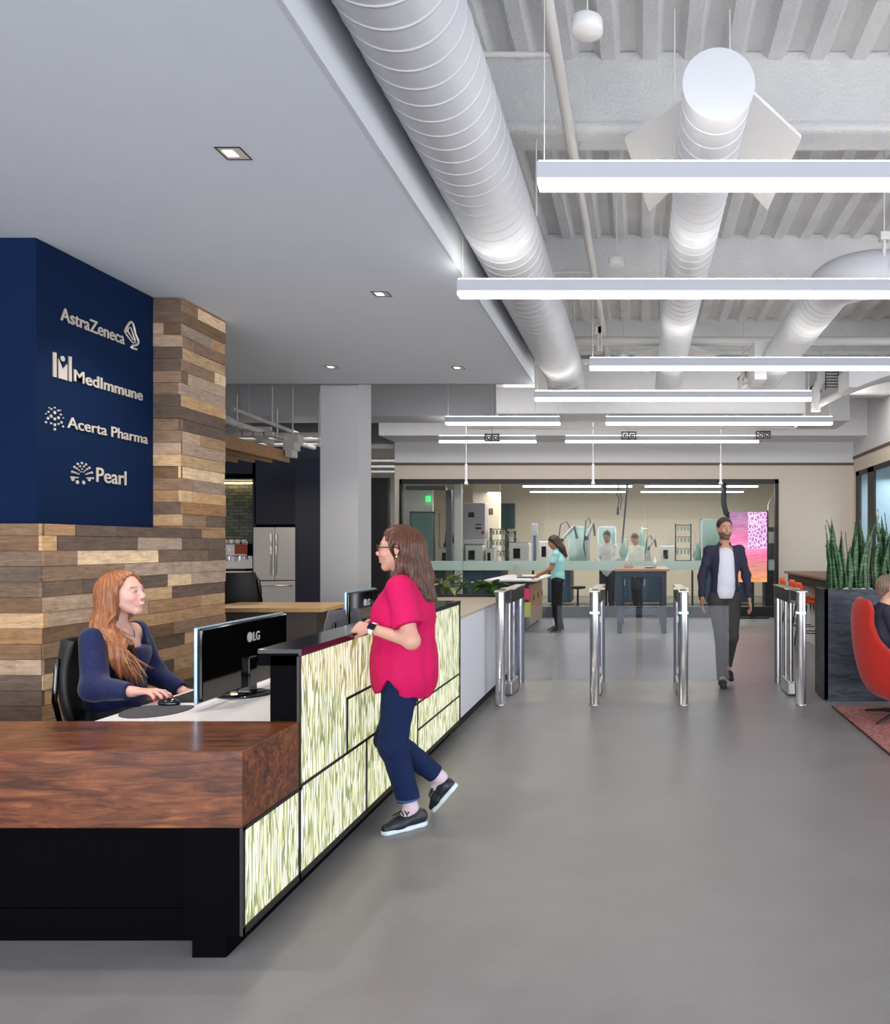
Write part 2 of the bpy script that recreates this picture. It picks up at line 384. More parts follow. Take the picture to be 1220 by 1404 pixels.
# back wall: glazed lab front
gx0, gx1 = S(548, YB), S(1067, YB); bx0, bx1 = S(541, YB), XR
zfr = Zp(657, YB); zfr2 = Zp(663, YB); ztr0 = Zp(638, YB); ztr1 = Zp(634.5, YB)
mb = MB(); mb.box(bx0, gx0, YB, YB+.15, 0, ztr0); mb.box(gx1, bx1, YB, YB+.15, 0, ztr0); mb.box(gx0, gx1, YB, YB+.15, zfr, ztr0)
struct('wall_back', mb, BEIGE)
struct('trim_2', MB().box(bx0, bx1, YB-.02, YB+.12, ztr0, ztr1), pm('brown_trim', (96, 82, 72), .6))
struct('wall_back_upper', MB().box(bx0, bx1, YB, YB+.15, ztr1, ZD), GREYW)
struct('bulkhead_back', MB().box(bx0, bx1+.0, YB-1.0, YB-.001, Zp(597, YB-1.0), ZD-.08), GREYW)
def lab_window():
    t = thing('window_1', None, None, (0, YB, 0), world=True); t['kind'] = 'structure'
    mb = MB(); fw = .075
    mb.box(gx0, gx1, YB-.03, YB+.1, zfr2, zfr); mb.box(gx1-fw, gx1, YB-.03, YB+.1, 0, zfr); mb.box(gx0, gx0+.05, YB-.03, YB+.1, 0, zfr)
    mb.box(gx0, gx1, YB-.03, YB+.1, 0, .22)
    part('window_frame', mb, DARKTR, t)
    js = [gx0+.05, S(634, YB), S(750, YB), S(884, YB), S(990, YB), gx1-fw]
    for i in range(len(js)-1):
        part('pane', MB().box(js[i]+.004, js[i+1]-.004, YB+.03, YB+.042, .22, zfr2), GLASSW, t)
        part('frosted_band', MB().box(js[i]+.004, js[i+1]-.004, YB+.024, YB+.029, Zp(782, YB), Zp(769, YB)), FROST, t)
lab_window()
# lab room behind the glass
struct('wall_lab_back', MB().box(-7.5, 5.8, 23.5, 23.6, 0, 3.6), pm('cream_lab_wall', (214, 204, 186), .8))
struct('wall_lab_left', MB().box(-6.6, -6.5, YB+.15, 23.5, 0, 3.6), pm('cream_lab_wall', (214, 204, 186), .8))
struct('wall_lab_right', MB().box(5.6, 5.7, YB+.15, 23.5, 0, 3.6), pm('cream_lab_wall', (214, 204, 186), .8))
struct('lab_ceiling', MB().box(-6.6, 5.7, YB+.16, 23.5, 3.55, 3.65), WHITE)
# dark opening left of the glazed wall, plain walls beyond the cafe
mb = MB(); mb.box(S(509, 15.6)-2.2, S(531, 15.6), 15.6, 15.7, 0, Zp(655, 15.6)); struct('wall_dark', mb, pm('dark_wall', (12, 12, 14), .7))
mb = MB(); mb.box(S(531, 16.0), bx0+.04, 16.0, 16.1, 0, Zp(655, 16.0)); struct('door_1', mb, pm('charcoal_door', (44, 42, 40), .5))
struct('wall_far_left', MB().box(XL, bx0, 19.5, 19.6, 0, ZD), GREYW)
# grey column
mb = MB(); cy0 = 8.92; cx0, cx1 = S(439, cy0), S(491, cy0); mb.box(cx0, cx1, cy0, cy0+(cx1-cx0), 0, ZD)
struct('column', mb, COLM)
# reclaimed wood clad core: base, recessed blue box, column
XW = -3.33; YW0 = 4.384; YC = 5.71; YE = 6.32; ZB = 1.6235; XBL = -3.53; YBL = 4.60
PC = [(150, 118, 88), (176, 142, 104), (110, 84, 62), (104, 86, 72), (206, 182, 148), (132, 108, 88), (160, 138, 118), (120, 96, 74), (96, 80, 70), (182, 152, 116), (92, 78, 68), (160, 128, 96), (150, 132, 116), (138, 104, 72)]
def planks(faces):
    """faces: list of (axis, fixed, a0, a1, z0, z1, depth)"""
    mb = MB(); rnd = random.Random(11); h = .0865
    for (ax, fx, a0, a1, z0, z1) in faces:
        z = 0; row = 0
        while z < z1-.001:
            zz0, zz1 = max(z, z0), min(z+h, z1)
            if zz1-zz0 > .004:
                a = a0-rnd.random()*.5
                while a < a1:
                    b = a+rnd.uniform(.28, 1.0)
                    c = lin(rnd.choice(PC)); k = rnd.uniform(1.05, 1.35); c = tuple(min(1, v*k) for v in c)
                    p, q = max(a, a0), min(b, a1)
                    if a1-q < .12: q = a1; b = a1
                    if q-p > .01:
                        d = rnd.uniform(-.004, .006)
                        if ax == 'x': mb.box(fx-.02, fx+d, p+.0015, q-.0015, zz0+.0012, zz1-.0012, col=c)
                        else: mb.box(p+.0015, q-.0015, fx-d, fx+.02, zz0+.0012, zz1-.0012, col=c)
                    a = b
            z += h; row += 1
    return mb
struct('wall_wood_core', MB().box(XW-4.5, XW-.012, YW0+.012, YE-.0, 0, ZB-.002).box(XW-2, XW-.012, YC+.012, YE, ZB, ZS-.001), BLACKM)
struct('wall_wood_cladding', planks([('x', XW, YW0, YE, 0, ZB), ('y', YW0, XW-1.2, XW, 0, ZB), ('x', XW, YC, YE, ZB, ZS-.002), ('y', YC, XBL-.1, XW, ZB, ZS-.002)]), PLANK)
struct('wall_blue_box', MB().box(XBL-4, XBL, YBL, YC-.001, ZB, ZS-.001, bev=.004), NAVY)
# cafe wall in navy with tiled niche
YK = 14.6
nx0, nx1 = S(300, YK)-1.2, S(346, YK); fx0, fx1 = S(346, YK), S(410, YK); zn = Zp(657, YK); zk = Zp(612, YK)
mb = MB(); mb.box(XL, nx1+.05, YK, YK+.1, zn, zk); mb.box(nx1, fx0+.06, YK, YK+.7, 0, zk)
mb.box(fx0+.04, fx1+.02, YK, YK+.1, Zp(719, YK), zk); mb.box(fx1, fx1+.08, YK, YK+.8, 0, zk); mb.box(fx1+.08, S(437, YK)+.15, YK-.35, YK+.8, 0, zk)
mb.box(XL, fx1, YK+.75, YK+.85, 0, zk); mb.box(XL, nx1, YK, YK+.7, zn+.02, zn+.1)
struct('wall_cafe', mb, NAVYK)
struct('wall_cafe_tile', MB().box(XL, nx1, YK+.70, YK+.74, .9, zn), m_tile())
struct('cafe_niche_light', MB().box(XL+.5, nx1-.03, YK+.60, YK+.64, zn-.03, zn-.01), em('warm_strip', (255, 220, 150), 9))
# ---------------------------------------------------------------- lamps, ducts and pipes
def light_bar(x0, x1, Y, zb, label, hh=.105, wd=.09):
    t = thing('linear_pendant_light', label, 'ceiling light', ((x0+x1)/2, Y, zb), group='linear pendant lights', world=True)
    part('housing', MB().box(x0, x1, Y-wd/2, Y+wd/2, zb+.028, zb+hh, bev=.004), BARM, t)
    part('lens', MB().box(x0+.004, x1-.004, Y-wd/2+.003, Y+wd/2-.003, zb, zb+.028, bev=.005), LENS, t)
    part('uplight_lens', MB().box(x0+.01, x1-.01, Y-wd/2+.004, Y+wd/2-.004, zb+hh, zb+hh+.006), UPLENS, t)
    for x in (x0+.03, x1-.03):
        part('suspension_cable', MB().tube([(x, Y, zb+hh), (x, Y, ZD-.05)], .0022, 6), PIPE, t)
HB = 1.6
def LY(py): return HB*F/(VY-py)
zb = CH+HB
bars = [(264, 737, None, 'nearest long light bar, its left end high above the floor'), (410, 628, None, 'second light bar from the front, reaching furthest left across the round duct'),
        (508.5, 808, None, 'third light bar from the front, crossing below the chevron baffle'), (550.5, 733, 1112, 'fourth light bar, both ends in view, near the left duct end'),
        (583, 830, 1141, 'long light bar of the fifth row, right of the gap'), (583, 611, 768, 'short light bar of the fifth row, left of the gap'),
        (607.5, 775, 1040, 'long light bar of the farthest row, right of the gap'), (607.5, 602, 735, 'short light bar of the farthest row, left of the gap')]
for (py, pa, pb, lb) in bars:
    Y = LY(py)-.04
    x0 = S(pa, Y); x1 = S(pb, Y) if pb else x0+3.04
    light_bar(x0, x1, Y, zb, 'white linear pendant, '+lb, hh=.102)
# round ducts running away from the camera
HD = 2.12; ZC = CH+HD
def duct_profile(x, z, r, y0, y1, pitch=.12, seam=.003, name='spiral_duct', n=48):
    pts = []; y = y0; rs = []
    def add(yy, rr): pts.append((x, yy, z)); rs.append(rr)
    add(y0, r)
    while y+pitch < y1:
        y += pitch
        add(y-.012, r); add(y-.0035, r); add(y-.0025, r+seam); add(y+.0025, r+seam); add(y+.0035, r); add(y+.012, r)
    add(y1, r); return MB().tube(pts, rs, n)
xl = -.437*HD; rl = .1125*HD; yend = HD*F/242
o = thing('round_duct', 'large white spiral duct running along the edge of the dropped ceiling', 'duct', (xl, 3, ZC-rl), world=True)
part('duct_pipe', duct_profile(xl, ZC, rl, -3, yend, .125), DUCT, o)
part('end_elbow', MB().tube([(xl, yend-.01, ZC), (xl, yend+.10, ZC-.005), (xl, yend+.24, ZC-.03), (xl+.0, yend+.34, ZC-.10), (xl, yend+.38, ZC-.28)], [rl+.006, rl+.006, rl, rl, rl*.9], 40), DUCT, o)
for y in (2.2, 5.2, 8.2): part('hanger_strap', MB().tube([(xl-rl, y, ZC+.05), (xl-rl, y, ZD-.07)], .006, 6).tube([(xl+rl, y, ZC+.05), (xl+rl, y, ZD-.07)], .006, 6), PIPE, o)
xm = .1696*HD; rm = .076*HD; ym = HD*F/631
o = thing('round_duct', 'white round duct with a flat closed end facing the room, running to the back', 'duct', (xm, ym, ZC-rm), world=True)
part('duct_pipe', duct_profile(xm, ZC, rm, ym, 10.6, .13), DUCT, o)
part('end_cap', MB().tube([(xm, ym-.012, ZC), (xm, ym+.012, ZC)], rm+.006, 48), DUCT, o)
for y in (4.6, 7.6): part('hanger_strap', MB().tube([(xm-rm, y, ZC), (xm-rm, y, ZD-.07)], .005, 6).tube([(xm+rm, y, ZC), (xm+rm, y, ZD-.07)], .005, 6), PIPE, o)
xr = math.tan(math.radians(36.4))*HD; rr = .18; yr = 6.15
o = thing('round_duct', 'white spiral duct on the right with an elbow turning out of view', 'duct', (xr, yr, ZC-rr), world=True)
part('duct_pipe', duct_profile(xr, ZC, rr, yr+.34, 10.2, .12), DUCT, o)
el = [(xr+.34-.34*math.cos(a), yr+.34-.34*math.sin(a), ZC) for a in [PI/2*k/6 for k in range(7)]]
part('elbow', MB().tube(el, rr+.006, 40), DUCT, o)
part('branch_pipe', MB().tube([(xr+.32, yr, ZC), (xr+1.0, yr, ZC), (xr+1.006, yr, ZC), (xr+4.2, yr, ZC)], [rr, rr, rr+.01, rr+.01], 40), DUCT, o)
part('damper_box', MB().box(xr-.26, xr-.12, 9.0, 9.5, ZC-.22, ZC+.22), WHITE, o)
# chevron baffles above the middle duct
def chevron(dy, label):
    P = [(-.09, 4.57), (.42, 3.88), (.93, 4.55), (.89, 5.52), (.43, 4.69), (.06, 5.55)]
    mb = MB(); mb.prism([(p[0], p[1]+dy) for p in P], CH+2.35, CH+2.37)
    o = solo('chevron_ceiling_baffle', mb, WHITE, label, 'ceiling panel', 'chevron baffles')
chevron(0, 'white arrow-shaped panel behind the closed end of the middle duct'); chevron(5.2, 'white arrow-shaped panel seen through the third light bar')
# cylinder pendants
for (px, py, lb) in ((805, 37, 'white drum pendant near the top edge beside the sprinkler pipe'), (845, 357, 'white drum pendant between the left and middle ducts above the second light bar'), (855, 483, 'farthest small white drum pendant above the third light bar')):
    Y = 2.34*F/(VY-(py+8)); x = S(px, Y); z0 = CH+2.34
    t = thing('drum_pendant', lb, 'ceiling light', (x, Y, z0), group='drum pendants', world=True)
    part('drum', MB().lathe([(.068, 0), (.072, .006), (.072, .055), (.066, .06)], (x, Y, z0), 32), WHITE, t)
    part('hanging_rod', MB().tube([(x, Y, z0+.06), (x, Y, ZD-.06)], .004, 8), PIPE, t)
# recessed square downlights
for (px, py, lb) in ((320, 210, 'nearest square recessed downlight in the dropped ceiling'), (523, 403, 'square recessed downlight near the second light bar'), (628, 504, 'far square downlight, nearest the round duct'), (455, 503, 'far square downlight above the grey column')):
    Y = HS*F/(VY-py); x = S(px, Y); s = .0585
    t = thing('recessed_downlight', lb, 'ceiling light', (x, Y, ZS-.01), group='square downlights', world=True)
    mb = MB()
    for (a, b, c, d) in ((-s, s, -s, -s+.006), (-s, s, s-.006, s), (-s, -s+.006, -s, s), (s-.006, s, -s, s)): mb.box(x+a, x+b, Y+c, Y+d, ZS-.003, ZS-.0005)
    part('trim_ring', mb, BLACKM, t)
    part('reflector', MB().box(x-s+.006, x+s-.006, Y-s+.006, Y+s-.006, ZS-.0015, ZS-.0005), pm('reflector', (232, 230, 222), .3, metal=.3), t)
    part('led', MB().box(x-s+.02, x+s*.2, Y-s+.03, Y+s-.03, ZS-.0025, ZS-.0016), em('led', (255, 246, 226), 3.0), t)
    l = bpy.data.lights.new('downlight_beam', 'SPOT'); l.energy = 42; l.spot_size = 1.7; l.spot_blend = .7; l.color = (1, .9, .78); l.shadow_soft_size = .05
    lo = bpy.data.objects.new('downlight_beam', l); COL.objects.link(lo); lo.location = (x, Y, ZS-.02)
# extra spot beams without fixtures, washing the wood wall and the desk
for (x, y) in ((-2.68, 3.1), (-2.9, 4.9), (-4.2, 3.2)):
    l = bpy.data.lights.new('downlight_beam', 'SPOT'); l.energy = 60; l.spot_size = 1.9; l.spot_blend = .8; l.color = (1, .88, .74); l.shadow_soft_size = .05
    lo = bpy.data.objects.new('downlight_beam', l); COL.objects.link(lo); lo.location = (x, y, ZS-.02)
# sprinkler pipes
xp = -.172*2.6; zp = CH+2.6
solo('sprinkler_main_pipe', MB().tube([(xp, -3, zp), (xp, 12, zp)], .034, 16), PIPE, 'white sprinkler main running to the back beside the left duct', 'pipe')
for (py, lb) in ((75, 'thin branch pipe joining the main near the top edge'), (373, 'thin branch pipe just above the second light bar')):
    Y = 2.6*F/(VY-py); solo('branch_pipe', MB().tube([(SOFX-.0+.02, Y, zp), (xp, Y, zp)], .0155, 12), PIPE, lb, 'pipe')
solo('cross_pipe', MB().tube([(-1.0, 9.75, CH+2.53), (XR-.02, 9.75, CH+2.53)], .055, 20), PIPE, 'thick white pipe crossing the ceiling above the third light bar', 'pipe')
for x, lb in ((S(808, 6.6), 'small pipe hanger beside the sprinkler main, under the nearest light bar'), (S(820, 8.6), 'small pipe hanger beside the sprinkler main, above the third light bar'), (S(1212, 6.0), 'small pipe hanger at the right edge below the nearest light bar')):
    t = thing('pipe_hanger', lb, 'pipe hanger', (x, 6.6, 3.9), group='pipe hangers')
    y0 = 0
    part('rod', MB().tube([(0, 0, 0), (0, 0, .75)], .005, 6), PIPE, t); part('clamp', MB().box(-.035, .035, -.035, .035, -.03, .03).tube([(0, 0, -.03), (0, 0, -.22)], .014, 10), PIPE, t)
    t.location = (x, {0: 6.6}.get(0) if x < -.5 else (8.6 if x < 0 else 6.0), 3.85)
# rectangular ducts crossing at the back
solo('rectangular_duct', MB().box(S(733, 11), S(1104, 11), 11, 11.8, Zp(567, 11), Zp(500, 11), bev=.01).box(S(680, 11), S(733, 11), 11, 11.8, Zp(567, 11), Zp(531, 11)-.0, bev=.01), WHITE, 'wide white rectangular duct behind the fourth light bar', 'duct')
solo('rectangular_duct', MB().box(XL+.1, S(680, 12), 12, 12.7, Zp(570, 12), 4.15, bev=.01).box(S(330, 12), S(342, 12), 11.97, 12.0, Zp(570, 12), 4.1).box(S(510, 12)-.25, S(512, 12)-.2, 11.97, 12.0, Zp(570, 12), 4.1), DUCT, 'long grey-white rectangular duct above the cafe and the column', 'duct')
solo('rectangular_duct', MB().box(S(1104, 12.5), S(1165, 12.5), 12.5, 13.4, Zp(577, 12.5), ZD-.08, bev=.01), WHITE, 'short white rectangular duct at the right end of the ceiling services', 'duct')
cv = [(S(1161, 10), Zp(505, 10)), (S(1161, 10), Zp(533, 10)), (S(1172, 10), Zp(533, 10))]+[(S(1161+k*12, 10)+.1, Zp(533-22*math.sin(min(1, k/7)*PI/2), 10)) for k in range(1, 9)]+[(S(1270, 10), Zp(508, 10)), (S(1270, 10), Zp(500, 10))]
mb = MB(); M = Matrix(((1, 0, 0, 0), (0, 0, 1, 0), (0, 1, 0, 0), (0, 0, 0, 1))); mb.prism(cv, 9.9, 10.5, M)
solo('curved_duct', mb, WHITE, 'white duct with a curved underside at the right edge', 'duct')
# valves cluster
def valves(px, py, Y, lb, s=1.0):
    t = thing('valve_cluster', lb, 'pipe fitting', tuple(W(px, py, Y)), group='valve clusters'); rnd = random.Random(px)
    part('body_pipe', MB().tube([(0, 0, -.22*s), (0, 0, .0), (.06*s, 0, .10*s), (.06*s, 0, .24*s)], .05*s, 12), PIPE, t)
    part('hanger', MB().tube([(.06*s, 0, .2*s), (.06*s, 0, ZD-.06-Zp(py, Y))], .008, 6), PIPE, t)
    part('side_pipe', MB().tube([(.0, 0, -.16*s), (.12*s, -.02, -.10*s), (.24*s, -.02, -.04*s)], .04*s, 12), PIPE, t)
    mb = MB(); 
    for k in range(6): mb.box(.10*s, .22*s, -.05, -.04, .02*s+k*.03*s, .03*s+k*.03*s)
    mb.box(.09*s, .10*s, -.05, -.03, 0, .2*s); mb.box(.22*s, .23*s, -.05, -.03, 0, .2*s); part('grille', mb, DARKST, t)
    part('hand_wheel', MB().lathe([(.05*s, 0), (.06*s, .01), (.05*s, .02)], (0, 0, 0), 16, M=Matrix.Rotation(PI/2, 3, 'X')), DARKST, t)
valves(1118, 535, 10.5, 'white pipe elbow and valves beside the curved duct', 1.3); valves(1015, 520, 10.6, 'small pipe fitting above the fourth light bar', .7)
# drop rods in front of the lab wall
for (px, lb) in ((639, 'left'), (813, 'middle'), (988, 'right')):
    Y = 14; x = S(px, Y); t = thing('drop_rod', f'{lb} one of three white rods hanging before the lab glass', 'rod', (x, Y, Zp(664, Y)), group='drop rods', world=True)
    part('upper_rod', MB().tube([(x, Y, Zp(636, Y)), (x, Y, ZD-.06)], .008, 8), PIPE, t)
    part('lower_sleeve', MB().tube([(x, Y, Zp(662, Y)), (x, Y, Zp(636, Y))], .022, 12), WHITE, t)
    part('end_cap', MB().lathe([(.035, 0), (.035, .04), (.02, .06)], (x, Y, Zp(665, Y)), 16), WHITE, t)
# track spots
for (px, py, lb) in ((675, 597, 'left'), (862, 594, 'middle'), (1046, 593, 'right')):
    Y = 11.8; c = W(px, py, Y); t = thing('track_spotlight', f'{lb} black grid spotlight near the far light bars', 'spotlight', tuple(c), group='grid spotlights')
    mb = MB().box(-.11, .11, -.05, .05, .0, .02); mb.box(-.11, -.09, -.05, .05, -.09, 0).box(.09, .11, -.05, .05, -.09, 0).box(-.01, .01, -.05, .05, -.09, 0).box(-.11, .11, -.05, .05, -.09, -.08)
    part('grid_housing', mb, DARKST, t)
    [part('lamp', MB().ball((q, -.03, -.04), .03), CHROME, t) for q in (-.05, .05)]
    part('stem', MB().tube([(0, 0, .02), (0, 0, ZD-c.z-.06)], .008, 8), PIPE, t)
solo('lighting_track', MB().box(S(640, 11.8), S(1090, 11.8), 11.83, 11.87, Zp(588, 11.8), Zp(585, 11.8)), PIPE, 'thin white track behind the fifth row of light bars', 'track')
# cafe services: pipes under the duct
for i, (py, Y) in enumerate(((588, 11.2), (596, 12.2), (603, 13.2), (610, 14.0))):
    solo('cafe_ceiling_pipe', MB().tube([(XL+.1, Y, Zp(py, Y)), (bx0-.1+(.3 if i else 0), Y, Zp(py, Y))], .035, 10), PIPE, ('white pipe crossing above the cafe, '+['topmost of four', 'second from the top of four', 'third from the top of four', 'lowest of four'][i]), 'pipe', 'cafe ceiling pipes')
for i, (p0, p1, r) in enumerate((((310, 575, 9.6), (372, 608, 12.5), .05), ((330, 583, 10), (430, 614, 13.8), .04), ((318, 560, 10.5), (438, 606, 14), .03))):
    solo('sloping_pipe', MB().tube([W(*p0), W(*p1)], r, 10), PIPE, ['thick', 'medium', 'thin'][i]+' white pipe running back above the wood slat canopy', 'pipe', 'running cafe pipes')
for (px, y0, y1, Y) in ((325, 540, 598, 10.2), (373, 530, 580, 10.8), (401, 530, 608, 11.3), (437, 540, 612, 11.3), (380, 560, 600, 10.9)):
    solo('hanger_rod', MB().tube([W(px, y0, Y), W(px, y1, Y)], .011, 8), PIPE, {325: 'thin hanger rod nearest the wood column', 373: 'hanger rod left of the cafe pipe manifold', 401: 'long hanger rod over the fridge', 437: 'hanger rod beside the grey column', 380: 'short hanger rod in the middle of the cafe ceiling'}[px], 'rod', 'cafe hanger rods')
c = W(322, 595, 10.2); t = thing('pipe_manifold', 'white horizontal pipe manifold with red bands above the slat canopy', 'pipe fitting', tuple(c))
part('manifold_pipe', MB().tube([(0, 0, 0), (.5, 0, 0)], .028, 12), PIPE, t)
part('red_band', MB().tube([(.10, 0, 0), (.112, 0, 0)], .031, 12).tube([(.24, 0, 0), (.252, 0, 0)], .031, 12).tube([(.38, 0, 0), (.392, 0, 0)], .031, 12), pm('red_band', (170, 50, 50), .5), t)
c = W(397, 612, 11.3); t = thing('junction_block', 'stacked white pipe junction at the end of the slat canopy', 'pipe fitting', tuple(c))
part('block', MB().box(-.07, .16, -.1, .1, .05, .16).box(-.05, .11, -.1, .1, -.06, .05).box(-.02, .07, -.1, .1, -.16, -.06), PIPE, t); part('elbow', MB().tube([(0, -.12, .1), (-.25, -.12, .16), (-.4, -.12, .16)], .03, 10), PIPE, t)
# pipes visible between the column and the lab wall
for i, (py, Y) in enumerate(((640, 15.0), (632, 15.2), (647, 15.3))):
    solo('side_pipe', MB().tube([(S(505, Y), Y, Zp(py, Y)), (S(541, Y), Y, Zp(py, Y))], .025, 10), PIPE, ['middle', 'upper', 'lower'][i]+' short pipe in the gap left of the beige wall', 'pipe', 'gap pipes')
# wood slat canopy
t = thing('slat_canopy', 'oak slatted canopy hanging over the cafe counter', 'canopy', (-5.5, 10, 2.7), world=True)
ye = 11.4; xe = -481*ye/F
part('fascia_board', MB().box(xe-.035, xe, 7.6, ye, 2.70, 2.86), OAK, t)
for k in range(1, 14): part('slat', MB().box(xe-.25*k-.04, xe-.25*k, 7.6, ye, 2.70, 2.80), OAK, t)
part('hidden_rails', MB().box(xe-3.5, xe-.04, 8.2, 8.3, 2.8, 2.86).box(xe-3.5, xe-.04, 10.8, 10.9, 2.8, 2.86), BLACKM, t)
# ---------------------------------------------------------------- sign lettering on the blue box
def MX(y, z, x=XBL+.001): return Matrix(((0, 0, 1, x+.007), (1, 0, 0, y), (0, 1, 0, z), (0, 0, 0, 1)))
def fit_text(txt, y0, y1, z, cap, bold=0, depth=.006):
    size = cap/.729; _, wd = text_mb(txt, size, depth, Matrix.Identity(4), bold); m, _ = text_mb(txt, size, depth, MX(y0, z), bold, (y1-y0)/wd); return m
def sign(name, label, y, z): return thing(name, label, 'sign', (XBL, y, z), group='company signs on the blue box', world=True)
t = sign('company_sign', 'topmost pale lettering on the blue wall box, AstraZeneca with a knotted mark', 5.1, 2.87)
part('lettering', fit_text('AstraZeneca', 4.785, 5.375, 2.872, .083, .001), LETTER, t)
def yz(pts, y0, z0, sc, x=XBL+.008): return [(x, y0+p[0]*sc, z0+p[1]*sc) for p in pts]
# knotted ribbon: coordinates in a 1 x 1.2 box
K = .15
mb = MB()
mb.tube(yz([(.05, .62), (.12, .78), (.36, 1.12), (.50, 1.2), (.62, 1.12), (.70, .95), (.78, .70), (.98, .48), (1.0, .36), (.88, .22), (.55, .10), (.48, .02), (.60, 0), (.86, .02)], 5.375, 2.868, K), .0085, 8)
mb.tube(yz([(.05, .62), (.14, .52), (.40, .36), (.60, .26), (.74, .30), (.76, .42), (.62, .62), (.44, .92), (.30, .86), (.22, .70), (.5, .5), (.62, .40)], 5.375, 2.868, K), .0055, 8)
part('logo_mark', mb, LETTER, t)
t = sign('company_sign', 'second pale lettering on the blue wall box, bold MedImmune with a figure mark', 5.1, 2.52)
part('lettering', fit_text('MedImmune', 4.897, 5.572, 2.525, .075, .0016), LETTER, t)
mb = MB(); M = Matrix(((0, 0, 1, XBL+.001), (1, 0, 0, 0), (0, 1, 0, 0), (0, 0, 0, 1)))
mb.prism([(4.728, 2.515), (4.753, 2.515), (4.753, 2.662), (4.728, 2.662)], 0, .007, M); mb.prism([(4.857, 2.515), (4.880, 2.515), (4.880, 2.668), (4.857, 2.668)], 0, .007, M)
mb.prism([(4.770, 2.515), (4.842, 2.515), (4.842, 2.615), (4.806, 2.575), (4.770, 2.632)], 0, .007, M)
mb.tube([(XBL+.001, 4.806, 2.640), (XBL+.008, 4.806, 2.640)], .0165, 20)
part('logo_mark', mb, LETTER, t)
t = sign('company_sign', 'third pale lettering on the blue wall box, Acerta Pharma with a dotted tree', 5.1, 2.2)
part('lettering', fit_text('Acerta Pharma', 4.842, 5.63, 2.226, .072, .0005), LETTER, t)
mb = MB()
def dot(mb, y, z, r): mb.tube([(XBL+.001, y, z), (XBL+.007, y, z)], r, 12)
for (a, b, r) in ((0, 0, .009), (-.03, .012, .010), (.0, .038, .010), (.03, .012, .009), (-.055, -.005, .008), (.055, -.012, .008), (-.05, .035, .006), (.05, .035, .006), (-.028, .055, .006), (.028, .055, .006), (0, .068, .005), (-.07, .02, .004), (.07, .018, .004), (0, -.035, .009), (0, -.062, .008), (-.07, -.03, .006), (.068, -.035, .006), (-.045, .06, .004), (.045, .06, .004), (.03, -.025, .006), (-.03, -.03, .006)):
    dot(mb, 4.742+a, 2.262+b, r)
part('logo_mark', mb, LETTER, t)
t = sign('company_sign', 'lowest pale lettering on the blue wall box, Pearl with a fan of dots', 5.1, 1.9)
part('lettering', fit_text('Pearl', 5.10, 5.395, 1.914, .098, .001), LETTER, t)
mb = MB()
for ring, (R, n, r) in enumerate(((.095, 9, .0075), (.075, 8, .0065), (.056, 7, .005), (.040, 6, .004))):
    for k in range(n):
        a = PI*(1.02-1.0*k/(n-1)); dot(mb, 4.978+R*math.cos(a), 1.928+R*math.sin(a)*.98, r)
for (a, b) in ((-.085, -.012), (-.045, -.028), (.01, -.026), (.06, -.002)): dot(mb, 4.978+a, 1.925+b, .012)
part('logo_mark', mb, LETTER, t)
# ---------------------------------------------------------------- reception desk
FX = -1.44; DY = 2.854; DY2 = 3.345; DYE = 6.30
t = thing('reception_desk', 'long black and walnut reception desk with glowing grass panels', 'reception desk', (-2.0, 4.0, 0), world=True)
mb = MB(); mb.box(-6.0, FX-.003, DY, DY2, .475, .755, bev=.004); part('walnut_block', mb, WALNUT, t)
part('body_panel', MB().box(-6.0, -1.70, 2.99, 3.30, 0, .475).box(-6.0, -1.70, 2.982, 2.99, .12, .126), BLACK, t, 'black recessed front panel below the walnut block')
part('end_block', MB().box(-1.655, FX-.012, DY, DY2+.02, .085, .474, bev=.002), BLACK, t)
part('leg', MB().box(-1.632, -1.507, DY+.012, DY+.20, 0, .086, bev=.002), BLACK, t)
part('plinth', MB().box(-1.65, -1.507, DY+.2, DYE-.02, 0, .086), BLACK, t)
part('counter_body', MB().box(-1.573, FX-.010, DY2, DYE, .085, 1.034, bev=.002).box(-1.573, FX-.3, DY2+.03, DYE, .085, .7), BLACK, t)
part('counter_top', MB().box(-1.625, FX-.012, DY2-.002, DYE, 1.04, 1.06, bev=.002).box(FX-.013, FX+.002, DY2-.002, DYE, 1.037, 1.06), TOPB, t, 'polished dark transaction counter')
part('counter_edge', MB().box(-1.623, FX-.0125, DY2, DYE-.01, .99, 1.04), BLACK, t)
part('work_surface', MB().box(-2.36, -1.573, DY2+.001, 6.2, .715, .742, bev=.003), LAM, t, 'white desk surface')
part('desk_pedestal', MB().box(-2.25, -1.6, 6.05, 6.18, 0, .715).box(-2.25, -1.6, 4.72, 4.76, 0, .715), LAM, t)
fr = MB(); XF0, XF1 = FX-.011, FX
def hbar(y0, y1, z, h=.013): fr.box(XF0, XF1, y0, y1, z-h/2, z+h/2)
def vbar(y, z0, z1, w=.014): fr.box(XF0, XF1, y-w/2, y+w/2, z0, z1)
hbar(DY, DYE, .0985, .027); hbar(DY, DY2+.01, .469, .014); hbar(DY2, DYE, .479); hbar(3.874, 5.1, .747); hbar(DY2, DYE, 1.034, .010); hbar(5.1, DYE, .303)
vbar(DY+.008, .085, .475, .02); vbar(3.335, .085, 1.03, .018); vbar(4.15, .10, .479); vbar(3.874, .479, .747); vbar(5.1, .10, 1.02); vbar(DYE-.01, .085, 1.04, .03)
part('panel_frame', fr, DARKTR, t, 'thin black metal frame')
x0, x1 = FX-.0105, FX-.005
def pan(polys): 
    mb = MB()
    for p in polys: mb.box(x0, x1, *p)
    part('glow_panel', mb, RESIN, t)
